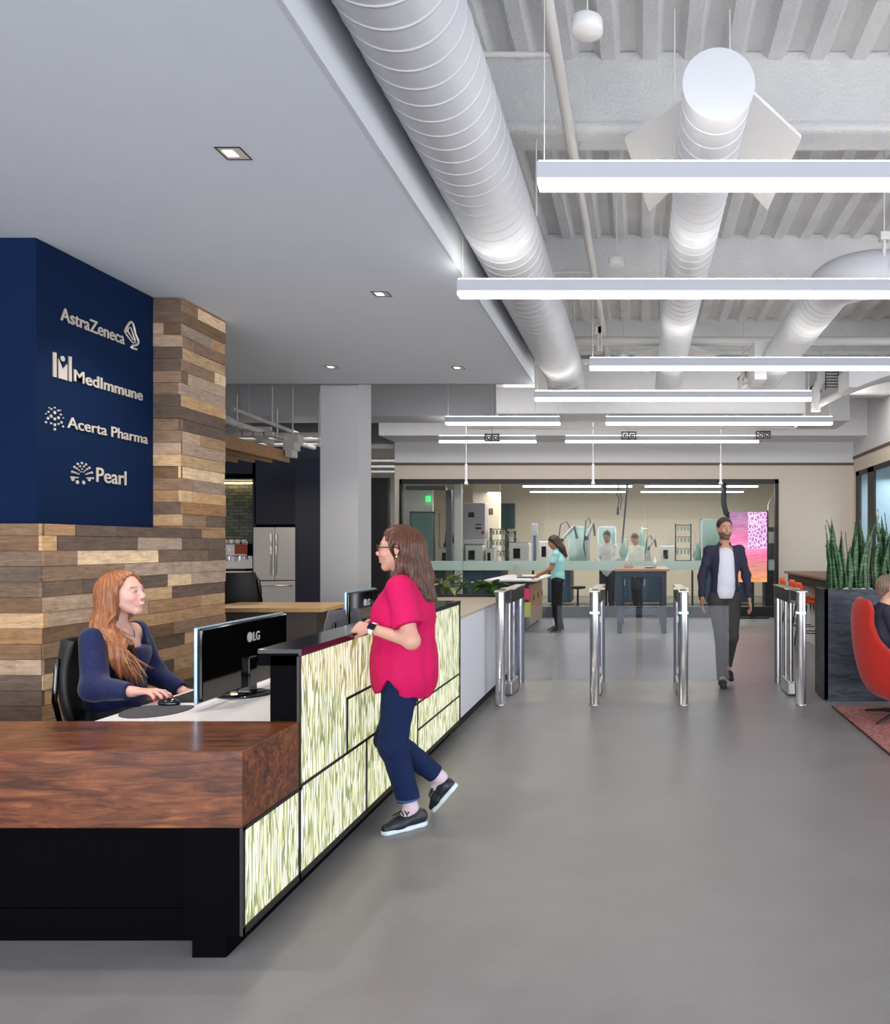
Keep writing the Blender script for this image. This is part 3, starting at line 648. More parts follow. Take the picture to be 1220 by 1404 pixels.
pan([(DY+.018, 3.326, .112, .462)]); pan([(3.344, 4.143, .112, .4725)]); pan([(4.157, 5.093, .112, .4725)]); pan([(5.107, DYE-.025, .112, .2965)])
pan([(5.107, DYE-.025, .3095, .4725)]); pan([(5.107, DYE-.025, .4855, 1.029)]); pan([(3.881, 5.093, .4855, .7405)])
pan([(3.344, 3.867, .4855, 1.029), (3.867, 5.093, .7535, 1.029)])
# white storage cabinet beyond the desk, with planter
t = thing('storage_cabinet', 'white cabinet with pale stone top between the desk and the turnstiles', 'cabinet', (-1.8, 7.5, 0), world=True)
part('cabinet_body', MB().box(-2.5, -1.47, DYE+.03, 8.72, .09, .905), pm('cabinet_white', (222, 224, 232), .35), t)
part('cabinet_plinth', MB().box(-2.45, -1.50, DYE+.03, 8.70, 0, .09), BLACKM, t)
part('cabinet_top', MB().box(-2.52, -1.455, DYE+.025, 8.74, .905, .928, bev=.002), pm('pale_stone', (186, 172, 158), .4, var=.06, vs=12), t)
t = thing('planter_trough', 'dark trough of leafy plants behind the white cabinet', 'planter', (-2.4, 9.0, 0), world=True)
part('trough', MB().box(-3.1, -1.50, 8.78, 9.15, 0, .93), BLACKM, t); part('soil', MB().box(-3.08, -1.52, 8.80, 9.13, .93, .94), pm('soil', (40, 30, 24), .9), t)
def leaf_strip(mb, base, dirv, up, L, w, bend, col, n=6, fold=.25):
    d = Vector(dirv).normalized(); side = d.cross(Vector(up)).normalized(); upv = side.cross(d).normalized(); vs = []
    for i in range(n+1):
        f = i/n; c = Vector(base)+d*(L*f)-upv*(bend*L*f*f); ww = w*math.sin(PI*min(1, .12+f*.88))**.7 if f < 1 else .001
        vs += [c-side*ww/2+upv*ww*fold, c-upv*.0, c+side*ww/2+upv*ww*fold]
    fs = []
    for i in range(n): fs += [(i*3, i*3+1, i*3+4, i*3+3), (i*3+1, i*3+2, i*3+5, i*3+4)]
    mb.add(vs, fs, 0, col, True)
LEAF1 = m_leaf('variegated_leaf', (70, 96, 44), (170, 178, 110), (30, 30, 30)); LEAF2 = m_leaf('green_leaf', (26, 64, 24), (66, 116, 44), (25, 25, 25))
STEMG = pm('plant_stem', (70, 86, 40), .6)
rnd = random.Random(5)
for i, (px, mt, lb) in enumerate(((578, LEAF1, 'variegated plant behind the long-haired woman in pink'), (612, LEAF1, 'variegated plant in the middle of the dark trough'), (645, LEAF1, 'broad pale-leaved plant left of the turnstiles'), (676, LEAF2, 'dark green plant nearest the turnstiles'))):
    c = Vector((S(px, 8.95), 8.95, .94)); t = thing('leafy_plant', lb, 'plant', tuple(c), group='trough plants', world=True)
    st = MB(); lf = MB()
    for k in range(13):
        a = rnd.uniform(0, 2*PI); tilt = rnd.uniform(.2, 1.1); L = rnd.uniform(.08, .20)
        tip = c+Vector((math.cos(a)*math.sin(tilt), math.sin(a)*math.sin(tilt)*.6, math.cos(tilt)))*L
        st.tube([c, (c+tip)/2+Vector((0, 0, .02)), tip], .003, 5)
        leaf_strip(lf, tip, (math.cos(a), math.sin(a)*.6, rnd.uniform(-.3, .6)), (0, 0, 1), rnd.uniform(.12, .19), rnd.uniform(.06, .09), rnd.uniform(.1, .5), (1, 1, 1))
    part('stems', st, STEMG, t); part('leaves', lf, mt, t)
# ---------------------------------------------------------------- desk equipment
def monitor(Y0, Y1, X, z0, z1, label):
    t = thing('computer_monitor', label, 'monitor', (X, (Y0+Y1)/2, .742), group='desk monitors', world=True)
    part('housing', MB().box(X-.014, X+.002, Y0, Y1, z0, z1, bev=.004), pm('monitor_silver_edge', (150, 178, 205), .25, metal=.6), t, 'silver edge')
    part('back_cover', MB().box(X+.0022, X+.022, Y0+.006, Y1-.006, z0+.006, z1-.006, bev=.008), BLACKG, t, 'gloss black back')
    part('screen', MB().box(X-.016, X-.0142, Y0+.012, Y1-.012, z0+.02, z1-.012), em('screen_glow', (120, 150, 200), .8), t)
    ym = (Y0+Y1)/2
    part('stand', MB().box(X-.02, X+.045, ym-.04, ym+.04, .752, z0+.16, bev=.006), BLACKG, t); part('stand_base', MB().lathe([(.14, 0), (.14, .008), (.10, .012)], (X, ym, .742), 32), BLACKG, t)
    m, wd = text_mb('LG', .062, .002, Matrix(((0, 0, 1, X+.0235), (1, 0, 0, ym+.04), (0, 1, 0, z1-.115), (0, 0, 0, 1))), .001)
    m.tube([(X+.0225, ym+.005, z1-.093), (X+.0242, ym+.005, z1-.093)], .026, 24); part('logo', m, pm('logo_silver', (190, 190, 196), .4), t)
monitor(3.585, 4.46, -2.02, .775, 1.125, 'wide monitor near the seated woman, its gloss back toward the counter')
monitor(5.41, 6.0, -2.02, .80, 1.18, 'farther monitor behind the clasped hands of the woman in pink')
t = thing('keyboard', 'black keyboard between the seated woman and the monitor', 'keyboard', (-2.2, 4.0, .742), world=True)
part('keyboard_case', MB().box(-2.29, -2.14, 3.80, 4.22, .742, .756, bev=.004), BLACKM, t)
kb = MB()
for a in range(5):
    for b in range(15): kb.box(-2.283+a*.028, -2.260+a*.028, 3.806+b*.0273, 3.829+b*.0273, .756, .760)
part('keys', kb, pm('keys', (30, 30, 34), .5), t)['kind'] = 'stuff'
mb = MB(); pts = [(-2.22+.14*math.cos(a), 3.62+.17*math.sin(a)) for a in [2*PI*k/32 for k in range(32)]]; pts = [(x, min(y, 3.72)) for x, y in pts]
mb.prism(pts, .742, .746); solo('mouse_pad', mb, pm('mouse_pad', (62, 62, 68), .8), 'dark grey rounded mouse pad under the hand', 'mouse pad')
t = thing('computer_mouse', 'black mouse under the hand with red nails', 'mouse', (-2.235, 3.735, .746), rz=-.1)
part('mouse_body', MB().ball((0, 0, .006), (.055, .031, .026), 20), BLACKG, t); part('scroll_wheel', MB().ball((.03, 0, .028), (.008, .004, .006), 8), DARKST, t)
# ---------------------------------------------------------------- office chairs
def office_chair(loc, rz, label, mat, h=1.02, seat=.48, arms=True):
    t = thing('office_chair', label, 'chair', loc, rz, 'office chairs')
    mb = MB(); vs = []; fs = []; n = 12; m = 8
    for i in range(n+1):
        v = i/n; z = seat+.06+v*(h-seat-.06); wdt = .24*(1-.25*abs(2*v-1)**2.5)*(1 if v < .9 else .93)
        for j in range(m+1):
            u = j/m*2-1; vs.append((-.24-.05*v+.07*u*u-.03*math.sin(v*PI), u*wdt*.92, z))
    k = len(vs)
    vs += [(x-.025, y, z) for x, y, z in vs]
    for i in range(n):
        for j in range(m):
            a = i*(m+1)+j; fs += [(a, a+1, a+m+2, a+m+1), (k+a, k+a+m+1, k+a+m+2, k+a+1)]
    for i in range(n): a = i*(m+1); fs += [(a, a+m+1, k+a+m+1, k+a), (a+m, k+a+m, k+a+2*m+1, a+2*m+1)]
    for j in range(m): a = n*(m+1)+j; fs += [(a, a+1, k+a+1, k+a)]; a = j; fs += [(a, k+a, k+a+1, a+1)]
    mb.add(vs, fs, 0, None, True); part('backrest', mb, mat, t)
    part('seat', MB().box(-.24, .26, -.25, .25, seat-.05, seat+.03, bev=.035), mat, t)
    part('back_frame', MB().tube([(-.285, -.17, h-.08), (-.285, -.21, (h+seat)/2), (-.25, -.16, seat+.02), (-.1, 0, seat-.07)], .012, 10).tube([(-.285, .17, h-.08), (-.285, .21, (h+seat)/2), (-.25, .16, seat+.02), (-.1, 0, seat-.07)], .012, 10), BLACKG, t)
    part('gas_column', MB().tube([(0, 0, .1), (0, 0, seat-.05)], .028, 16), BLACKM, t)
    for s in ((-1, 1) if arms else ()):
        a = part('armrest', MB().tube([(-.05, s*.24, seat-.03), (-.05, s*.29, seat), (-.05, s*.29, seat+.17)], .012, 8).box(-.15, .10, s*.29-.035, s*.29+.035, seat+.17, seat+.195, bev=.01), BLACKM, t)
    for q in range(5):
        a = 2*PI*q/5+.3; l = part('leg', MB().tube([(0, 0, .10), (.30*math.cos(a), .30*math.sin(a), .065)], [.025, .014], 10), BLACKM, t)
        part('caster', MB().ball((.30*math.cos(a), .30*math.sin(a), .028), .028, 12), BLACKM, l)
    return t
office_chair((-2.62, 4.08, 0), .35, 'black office chair under the seated woman with red hair', BLACKM, 1.03, .48, False)
office_chair((-2.30, 5.55, 0), 2.9, 'grey draped office chair behind the near monitor', m_fabric('grey_cover', (74, 74, 80)), 1.06)
office_chair((S(322, 8.45), 8.45, 0), 2.2, 'dark office chair at the wood counter by the wood column', BLACKM, 1.22, .62)
# ---------------------------------------------------------------- cafe
t = thing('cafe_counter', 'counter with light oak top in front of the steel fridge', 'counter', (-3.7, 7.6, 0), world=True)
part('counter_top', MB().box(S(300, 7.6), S(441, 7.25), 7.25, 8.0, .885, .925, bev=.003), OAKL, t)
part('counter_body', MB().box(S(300, 7.6), S(440, 7.3)-.05, 7.32, 7.95, 0, .885), pm('taupe_panel', (96, 86, 80), .4), t)
t = thing('refrigerator', 'stainless steel french door refrigerator in the navy wall', 'refrigerator', ((fx0+fx1)/2, YK, 0), world=True)
ztf, zmf = Zp(723, YK), Zp(796, YK); xm2 = (fx0+fx1)/2
part('cabinet', MB().box(fx0+.05, fx1-.03, YK+.02, YK+.7, .02, ztf-.01), DARKST, t)
for (a, b, z0, z1, nm) in ((fx0+.04, xm2-.004, zmf+.008, ztf, 'door'), (xm2+.004, fx1-.02, zmf+.008, ztf, 'door'), (fx0+.04, fx1-.02, .08, zmf-.008, 'drawer')):
    d = part(nm, MB().box(a, b, YK-.05, YK+.02, z0, z1, bev=.008), m_steel('fridge_steel', (226, 224, 220), .38), t)
    if nm == 'door':
        xh = b-.045 if b < xm2 else a+.045
        part('handle', MB().tube([(xh, YK-.05, z0+.10), (xh, YK-.09, z0+.10), (xh, YK-.09, z1-.12), (xh, YK-.05, z1-.12)], .013, 10), CHROME, d)
    else: part('handle', MB().tube([(a+.08, YK-.05, z1-.08), (a+.08, YK-.09, z1-.08), (b-.08, YK-.09, z1-.08), (b-.08, YK-.05, z1-.08)], .013, 10), CHROME, d)
t = thing('base_cabinet', 'navy cafe base cabinet with white top below the tiled niche', 'cabinet', (-7, YK, 0), world=True)
part('cabinet_body', MB().box(XL+.1, nx1-.01, YK-.02, YK+.68, 0, .99), NAVYK, t); part('cabinet_top', MB().box(XL+.1, nx1-.01, YK-.04, YK+.69, .99, 1.02), LAM, t)
c = Vector((S(318, YK+.25), YK+.2, 1.02)); t = thing('espresso_machine', 'chrome espresso machine standing in the tiled niche', 'espresso machine', tuple(c))
part('machine_body', MB().box(-.35, .38, -.12, .28, .28, .52, bev=.02).box(-.35, .38, .08, .28, .04, .28), CHROME, t)
part('drip_tray', MB().box(-.35, .38, -.2, .2, .0, .05, bev=.008), BLACKG, t)
for x in (-.2, 0, .2): part('group_head', MB().tube([(x, -.06, .28), (x, -.06, .2)], .035, 14).tube([(x, -.06, .21), (x, -.22, .19)], .012, 8), CHROME, t)
part('gauge', MB().tube([(.05, -.125, .40), (.05, -.14, .40)], .035, 18), WHITE, t); part('red_side_panel', MB().box(.14, .37, -.128, -.122, .32, .50), pm('copper_panel', (150, 70, 50), .3, metal=.6), t)
part('cup_rail', MB().tube([(-.33, -.1, .56), (.36, -.1, .56)], .008, 8).tube([(-.33, -.1, .56), (-.33, -.1, .5)], .006, 6).tube([(.36, -.1, .56), (.36, -.1, .5)], .006, 6), CHROME, t)
for k in range(5):
    q = tuple(c+Vector((-.25+k*.12, .05, .52))); solo('coffee_cup', MB().lathe([(.025, 0), (.04, .02), (.042, .07), (.038, .07), (.03, .015)], q, 16), WHITE, 'white cup on top of the espresso machine', 'cup', 'cups on the espresso machine')
solo('cutting_board', MB().box(S(313, YK+.5)-.1, S(320, YK+.5), YK+.62, YK+.65, 1.02, 1.6, bev=.01), OAKL, 'wooden board leaning on the niche tiles', 'board')
# ---------------------------------------------------------------- turnstiles
def turnstile(px, label, lamp=True):
    x = S(px, 7.43); t = thing('turnstile', label, 'turnstile', (x, 8.0, 0), group='turnstile pedestals', world=True)
    ya, yb = 7.43, 8.66; zt_ = 1.06
    part('post', MB().tube([(x, ya, 0), (x, ya, .012), (x, ya, .012), (x, ya, zt_)], [.052, .052, .045, .045], 32), STEEL, t)
    part('post', MB().tube([(x, yb, 0), (x, yb, zt_)], .045, 32), STEEL, t)
    part('housing', MB().box(x-.042, x+.042, 7.80, yb, .93, zt_-.002, bev=.004).box(x-.030, x+.030, ya, 7.80, .97, zt_-.002), DARKST, t)
    part('lid', MB().box(x-.050, x+.050, ya-.05, yb+.05, zt_, zt_+.014, bev=.003).box(x-.075, x+.075, 7.85, 8.05, zt_+.001, zt_+.013), TURNTOP, t)
    for y in (7.93, 8.20): part('barrier_shaft', MB().tube([(x, y, .12), (x, y, .95)], .021, 20), STEEL, t)
    part('base_box', MB().box(x-.045, x+.045, 7.86, 8.27, 0, .14, bev=.02), STEEL, t)
    part('card_reader', MB().box(x-.03, x+.03, 7.50, 7.62, zt_+.014, zt_+.020, bev=.002), BLACKG, t)
    if lamp: part('green_indicator', MB().tube([(x, ya, .858), (x, ya, .876)], .0456, 32), GRN, t)
    return x
TX = [turnstile(px, lb, la) for px, lb, la in ((686, 'turnstile pedestal beside the white cabinet', False), (815, 'turnstile pedestal left of the pair of closed glass gates', True), (937, 'turnstile pedestal just left of the walking man', True), (1098, 'turnstile pedestal beside the black planter', True))]
def wing(x0, x1, lb):
    t = thing('gate_wing', lb, 'gate', (x0, 8.05, .12), group='glass gate wings', world=True)
    part('glass_panel', MB().box(min(x0, x1), max(x0, x1), 8.04, 8.052, .125, .885, bev=.003), WINGG, t)
    part('clamp', MB().box(x0-.012, x0+.012, 8.03, 8.062, .2, .26).box(x0-.012, x0+.012, 8.03, 8.062, .72, .78), STEEL, t)
g = .028
wing(TX[0]+g, S(757, 8.05), 'glass gate leaf on the leftmost lane beside the white cabinet'); wing(TX[1]-g, S(764, 8.05), 'glass gate leaf left of the second pedestal')
wing(TX[1]+g, S(872, 8.05), 'glass gate leaf right of the second pedestal'); wing(TX[2]-g, S(880, 8.05), 'glass gate leaf left of the third pedestal')
wing(TX[2]+g, TX[2]+.50, 'glass gate leaf right of the third pedestal'); 
# ---------------------------------------------------------------- black planter with snake plants, rug, high table
t = thing('planter_box', 'tall black steel planter box full of snake plants', 'planter', (2.6, 7.8, 0), world=True)
PX0 = S(1131, 7.57); PY0, PY1 = 7.57, 8.0; PZ = 1.08
mb = MB(); 
for (a, b, c_, d) in ((PX0, 4.2, PY0, PY0+.03), (PX0, 4.2, PY1-.03, PY1), (PX0, PX0+.03, PY0, PY1), (4.17, 4.2, PY0, PY1)): mb.box(a, b, c_, d, .02, PZ)
mb.box(PX0+.02, 4.18, PY0+.02, PY1-.02, 0, .02)
t2 = NT('blackened_steel'); co = t2.coord((1.5, 1, 7)); f = t2.noise(co, 3, 5, .6, .8); t2.base(t2.ramp(f, [(.3, lin((30, 34, 40))), (.7, lin((72, 78, 88)))])); t2.set(.42, .5, .5); BSTEEL = t2.m
part('box_shell', mb, BSTEEL, t); part('soil', MB().box(PX0+.03, 4.17, PY0+.03, PY1-.03, 1.0, 1.035), pm('soil', (40, 30, 24), .9), t)
rnd = random.Random(3)
for k in range(26):
    x = PX0+.08+rnd.random()*1.0; y = rnd.uniform(PY0+.06, PY0+.16); r = rnd.uniform(.02, .035)
    solo('pebble', MB().ball((x, y, 1.035+r*.5+.02), (r, r*.8, r*.6), 10), pm('pebble', (206, 202, 196), .6), 'pale pebble on the soil of the black planter', 'pebble', 'planter pebbles')
def m_snake():
    t = NT('snake_leaf'); co = t.coord((6, 6, 40)); f = t.noise(co, 1.6, 4, .6, 1.2)
    t.base(t.ramp(f, [(.38, lin((14, 44, 28))), (.52, lin((38, 82, 46))), (.62, lin((92, 128, 74)))])); t.set(.38, 0, .45); return t.m
SNK = m_snake(); SNKE = pm('yellow_leaf_edge', (150, 160, 80), .5)
def snake(x, y, n, hs, lb, seed, wsp):
    t = thing('snake_plant', lb, 'plant', (x, y, 1.03), group='snake plants', world=True); r2 = random.Random(seed)
    for k in range(n):
        bx = x+r2.uniform(-1, 1)*wsp; by = y+r2.uniform(-.11, .11); h = r2.uniform(*hs); lean = r2.uniform(-.12, .12)+(bx-x)*.35; ly = r2.uniform(-.1, .1); a0 = r2.uniform(0, PI); tw = r2.uniform(-.7, .7); wd = r2.uniform(.045, .07)
        mb = MB(); nn = 12; vs = []
        for i in range(nn+1):
            f = i/nn; ww = wd*(.62+.5*math.sin(PI*min(f*1.05, 1)**.8))*(1 if f < .72 else max(.0, 1-((f-.72)/.28)**1.6))+.001
            c = Vector((bx+lean*f*f*h+.012*math.sin(f*6+k), by+ly*f*h, 1.0+f*h)); a = a0+tw*f; s_ = Vector((math.cos(a), math.sin(a), 0)); nrm = Vector((-math.sin(a), math.cos(a), 0))
            vs += [c-s_*ww/2+nrm*ww*.18, c-s_*ww*.2, c+s_*ww*.2, c+s_*ww/2+nrm*ww*.18, c+nrm*.008]
        fs = []
        for i in range(nn):
            for (p, q) in ((0, 1), (1, 2), (2, 3), (3, 4), (4, 0)): fs.append((i*5+p, i*5+q, i*5+5+q, i*5+5+p))
        mb.add(vs, fs, 0, None, True); part('leaf', mb, SNK, t)
snake(S(1160, 7.78), 7.78, 26, (.42, .78), 'tall snake plant cluster at the left end of the black planter', 4, .17)
snake(S(1212, 7.78), 7.78, 26, (.42, .84), 'tall snake plant cluster above the seated man at the right edge', 8, .18)
# rug
mb = MB(); mb.box(1.785, 5.2, 3.4, 7.30, 0, .014, bev=.004); t = thing('rug', 'mottled dusty pink rug under the red armchair', 'rug', (3.4, 5.4, 0), world=True)
part('pile', mb, m_rug(), t); part('border', MB().box(1.775, 1.79, 3.4, 7.31, 0, .012).box(1.775, 5.2, 7.30, 7.312, 0, .012), pm('rug_border', (60, 34, 34), .8), t)
# high table with stools
t = thing('high_table', 'dark-framed high table with brown top beyond the planter', 'table', (3.3, 11.5, 0), world=True)
part('tabletop', MB().box(2.40, 4.30, 10.2, 13.2, 1.04, 1.075, bev=.004), BROWNW, t); part('apron', MB().box(2.46, 4.25, 10.26, 13.14, .90, 1.04), BLACKM, t)
part('end_panel', MB().box(2.62, 2.66, 10.4, 12.9, 0, .9), pm('pale_panel', (200, 200, 204), .4), t)
for (x, y) in ((2.47, 10.28), (4.18, 10.28), (2.47, 13.1), (4.18, 13.1)): part('leg', MB().box(x, x+.06, y-.03, y+.03, 0, .9), BLACKM, t)
ORNG = pm('orange_shell', (236, 84, 22), .45)
def stool(x, y, rz, lb):
    t = thing('bar_stool', lb, 'stool', (x, y, 0), rz, 'orange bar stools')
    vs = []; fs = []; n = 10; m = 8
    prof = [(.20, .70), (.12, .69), (0, .685), (-.10, .70), (-.17, .75), (-.20, .84), (-.215, .93), (-.22, .985)]
    for i, (px_, z) in enumerate(prof):
        wd = .21 if i < 5 else .20-.03*(i-4)*.6
        if i == 7: wd = .10
        for j in range(m+1):
            u = j/m*2-1; vs.append((px_+.05*u*u*(1 if i > 3 else 0), u*wd, z+.03*u*u*(1 if i < 4 else 0)))
    k = len(vs); vs += [(a-.012, b, c-.012) for a, b, c in vs]; r_ = len(prof)
    for i in range(r_-1):
        for j in range(m): a = i*(m+1)+j; fs += [(a, a+1, a+m+2, a+m+1), (k+a, k+a+m+1, k+a+m+2, k+a+1)]
    for i in range(r_-1): a = i*(m+1); fs += [(a, a+m+1, k+a+m+1, k+a), (a+m, k+a+m, k+a+2*m+1, a+2*m+1)]
    for j in range(m): a = (r_-1)*(m+1)+j; fs += [(a, a+1, k+a+1, k+a), (j, k+j, k+j+1, j+1)]
    part('shell', MB().add(vs, fs, 0, None, True), ORNG, t)
    for (a, b) in ((1, 1), (1, -1), (-1, 1), (-1, -1)): part('leg', MB().tube([(a*.10, b*.10, .67), (a*.19, b*.19, 0)], .011, 8), BLACKM, t)
    part('foot_ring', MB().tube([(.165*math.cos(q), .165*math.sin(q), .28) for q in [2*PI*i/20 for i in range(21)]], .008, 6, caps=False), BLACKM, t)
stool(2.48, 12.75, .0, 'farthest orange stool at the high table'); stool(2.50, 12.0, .0, 'middle orange stool at the high table'); stool(2.42, 11.1, 0, 'nearest orange stool, its seat showing between turnstile and planter')
# egg armchair
def egg_chair():
    t = thing('egg_armchair', 'red upholstered egg-shaped armchair on the pink rug', 'armchair', (2.30, 6.75, 0), math.radians(-6))
    # shell: cross sections seen from above; it opens towards +x
    vs = []; fs = []; n = 22; m = 24
    tab = [(.16, .10, 0), (.19, .24, 0), (.25, .34, 0), (.34, .40, .6), (.44, .43, 1.2), (.55, .455, 1.85), (.70, .475, 2.3), (.85, .485, 2.45), (.98, .475, 2.45), (1.06, .43, 2.65)]
    def sec(v):
        k = v*(len(tab)-1); i = min(len(tab)-2, int(k)); f = k-i; return [tab[i][q]*(1-f)+tab[i+1][q]*f for q in range(3)]
    for i in range(n+1):
        z, r, oa = sec(i/n)
        for j in range(m+1):
            a = oa+(2*PI-2*oa)*j/m; vs.append((r*math.cos(a), r*.92*math.sin(a), z))
    for i in range(n):
        for j in range(m): a = i*(m+1)+j; fs.append((a, a+1, a+m+2, a+m+1))
    mb = MB().add(vs, fs, 0, None, True); o = part('shell', mb, m_fabric('red_wool', (176, 40, 32), .1, 220), t)
    so = o.modifiers.new('thickness', 'SOLIDIFY'); so.thickness = .06; so.offset = -1
    sb = o.modifiers.new('smooth', 'SUBSURF'); sb.levels = 1; sb.render_levels = 1
    part('seat_cushion', MB().ball((.02, 0, .36), (.33, .31, .10), 24), m_fabric('red_wool_seat', (160, 36, 30), .1, 220), t)
    part('column', MB().tube([(-.05, 0, .06), (-.05, 0, .18)], .022, 16), BLACKM, t)
    for q in range(4):
        a = PI/4+q*PI/2; part('foot', MB().tube([(-.05, 0, .075), (-.05+.18*math.cos(a), .18*math.sin(a), .065), (-.05+.38*math.cos(a), .38*math.sin(a), .028)], [.022, .018, .010], 10), BLACKM, t)
    return t
egg_chair()
# ---------------------------------------------------------------- standing counter and table in front of the lab
t = thing('standing_counter', 'dark counter with white top where the woman in mint works', 'counter', (-2.9, 14.8, 0), world=True)
X1c = -1.98
part('counter_top', MB().box(S(664, 13.5), S(738, 13.5)+.0, 13.45, 15.9, .885, .915, bev=.004), LAM, t)
part('counter_body', MB().box(S(668, 13.5), X1c, 13.6, 15.8, .06, .885), pm('ink_panel', (30, 28, 48), .4), t); part('plinth', MB().box(-2.6, X1c-.05, 13.65, 15.75, 0, .06), BLACKM, t)
for k in range(3):
    d = part('door', MB().box(X1c, X1c+.018, 13.95+k*.6, 14.53+k*.6, .08, .80), pm('birch_door', (196, 158, 122), .5), t); part('handle', MB().box(X1c+.018, X1c+.03, 14.46+k*.6, 14.49+k*.6, .5, .6), BLACKM, d)
part('drawer_front', MB().box(X1c, X1c+.02, 13.62, 13.93, .08, .5), pm('slate', (92, 98, 112), .5), t)
solo('magazine_holder', MB().box(S(719, 13.5)-.05, S(726, 13.5), 13.47, 13.585, Zp(822, 13.5), Zp(807, 13.5)), pm('pink_card', (236, 60, 130), .6), 'pink holder fixed to the side of the dark counter', 'holder')
solo('magazine_holder', MB().box(S(719, 13.5), S(727, 13.5), 13.47, 13.585, Zp(846, 13.5), Zp(826, 13.5)), pm('lime_card', (206, 214, 70), .6), 'lime yellow holder on the dark counter below the pink one', 'holder')
t = thing('laptop', 'open laptop on the white counter top', 'laptop', (S(712, 14.2), 14.3, .915), -.1)
part('base', MB().box(-.02, .32, -.17, .17, 0, .018, bev=.004), BLACKM, t); part('screen', MB().box(-.006, .006, -.17, .17, 0, .24, M=Matrix.Translation((-.0, 0, .012)) @ Matrix.Rotation(-.35, 4, 'Y')), pm('silver', (150, 152, 160), .3, metal=.6), t)
t = thing('standing_table', 'tall blue-grey framed table with wooden top before the lab glass', 'table', (.07, 14, 0), world=True)
tx0, tx1 = S(846, 13.5), S(914, 13.5)
part('tabletop', MB().box(tx0-.04, tx1+.04, 13.4, 15.2, 1.06, 1.10, bev=.004), m_wood('oak_table_top', (150, 116, 92), (186, 150, 122)), t)
DB = pm('blue_grey_frame', (52, 64, 82), .5)
part('apron', MB().box(tx0+.02, tx1-.02, 13.47, 13.5, .96, 1.06).box(tx0+.02, tx1-.02, 15.08, 15.11, .96, 1.06), DB, t)
for (x, y) in ((tx0, 13.46), (tx1-.09, 13.46), (tx0, 15.05), (tx1-.09, 15.05)): part('leg', MB().box(x, x+.085, y, y+.085, 0, 1.06), DB, t)
part('stretcher', MB().box(tx0+.08, tx1-.08, 13.48, 13.52, .32, .42), DB, t)
for (dx, lb) in ((-.25, 'glass vial on the left of the wooden standing table'), (-.17, 'small flask on the wooden standing table')):
    solo('glass_flask', MB().lathe([(.03, 0), (.035, .03), (.012, .08), (.012, .12)], (dx, 14.0, 1.10), 16), glassm('flask_glass', (230, 200, 190), .02, .6), lb, 'flask')
solo('pump_bottle', MB().lathe([(.03, 0), (.03, .13), (.01, .15), (.01, .19)], (.26, 14.2, 1.10), 16), WHITE, 'white bottle on the right of the wooden standing table', 'bottle')
solo('dark_tray', MB().lathe([(.07, 0), (.10, .015), (.06, .012)], (.16, 13.9, 1.10), 20), BLACKM, 'small dark dish on the wooden standing table', 'dish')
# lab lights
for i, (y, x0, x1) in enumerate(((17.6, -2.9, -1.1), (17.6, -.6, 1.6), (19.4, -2.9, -.2), (19.4, .1, 2.9), (21.4, -3.0, -.4), (21.4, .0, 2.8))):
    t = thing('lab_light_bar', ['nearest left', 'nearest right', 'second row left', 'second row right', 'third row left', 'third row right'][i]+' linear lamp inside the lab', 'ceiling light', ((x0+x1)/2, y, 3.0), group='lab light bars', world=True)
    part('housing', MB().box(x0, x1, y-.05, y+.05, 2.97, 3.05), BARM, t); part('lens', MB().box(x0+.01, x1-.01, y-.045, y+.045, 2.94, 2.97), LENS, t)
    part('suspension_rod', MB().tube([(x0+.2, y, 3.05), (x0+.2, y, 3.54)], .006, 6).tube([(x1-.2, y, 3.05), (x1-.2, y, 3.54)], .006, 6), PIPE, t)
# lab furniture and machines: each thing built in its own coordinates
BG = pm('bench_blue', (44, 72, 96), .5); MACH = pm('machine_white', (206, 204, 206), .4); MACHG = pm('machine_grey', (146, 150, 158), .4); TEAL = glassm('teal_glass', (176, 208, 206), .05, .6); LAV = pm('lavender_grey', (178, 170, 184), .45)
def lab_bench(x0, x1, y, lb, h=.92):
    t = thing('lab_bench', lb, 'lab bench', ((x0+x1)/2, y, 0), group='lab benches', world=True)
    part('bench_top', MB().box(x0, x1, y, y+1.1, h, h+.03), pm('bench_top', (150, 146, 142), .3), t); part('cabinet', MB().box(x0+.03, x1-.8, y+.08, y+1.05, .08, h), BG, t); part('leg', MB().box(x1-.08, x1-.03, y+.05, y+.1, 0, h), BLACKM, t)
    n = max(1, int((x1-x0-.8)/.5))
    for k in range(n): d = part('door', MB().box(x0+.05+k*.5, x0+.51+k*.5, y+.06, y+.08, .12, h-.06), pm('door_blue', (56, 86, 112), .45), t); part('handle', MB().box(x0+.44+k*.5, x0+.46+k*.5, y+.04, y+.06, .5, .65), STEEL, d)
lab_bench(-2.35, -.95, 19.6, 'lab bench behind the woman in mint'); lab_bench(-.85, 1.35, 19.6, 'lab bench behind the two people in white coats'); lab_bench(1.5, 3.6, 19.6, 'lab bench on the right behind the walking man'); lab_bench(-5.7, -2.45, 18.3, 'lab bench below the instruments on the left')
HBN = .95
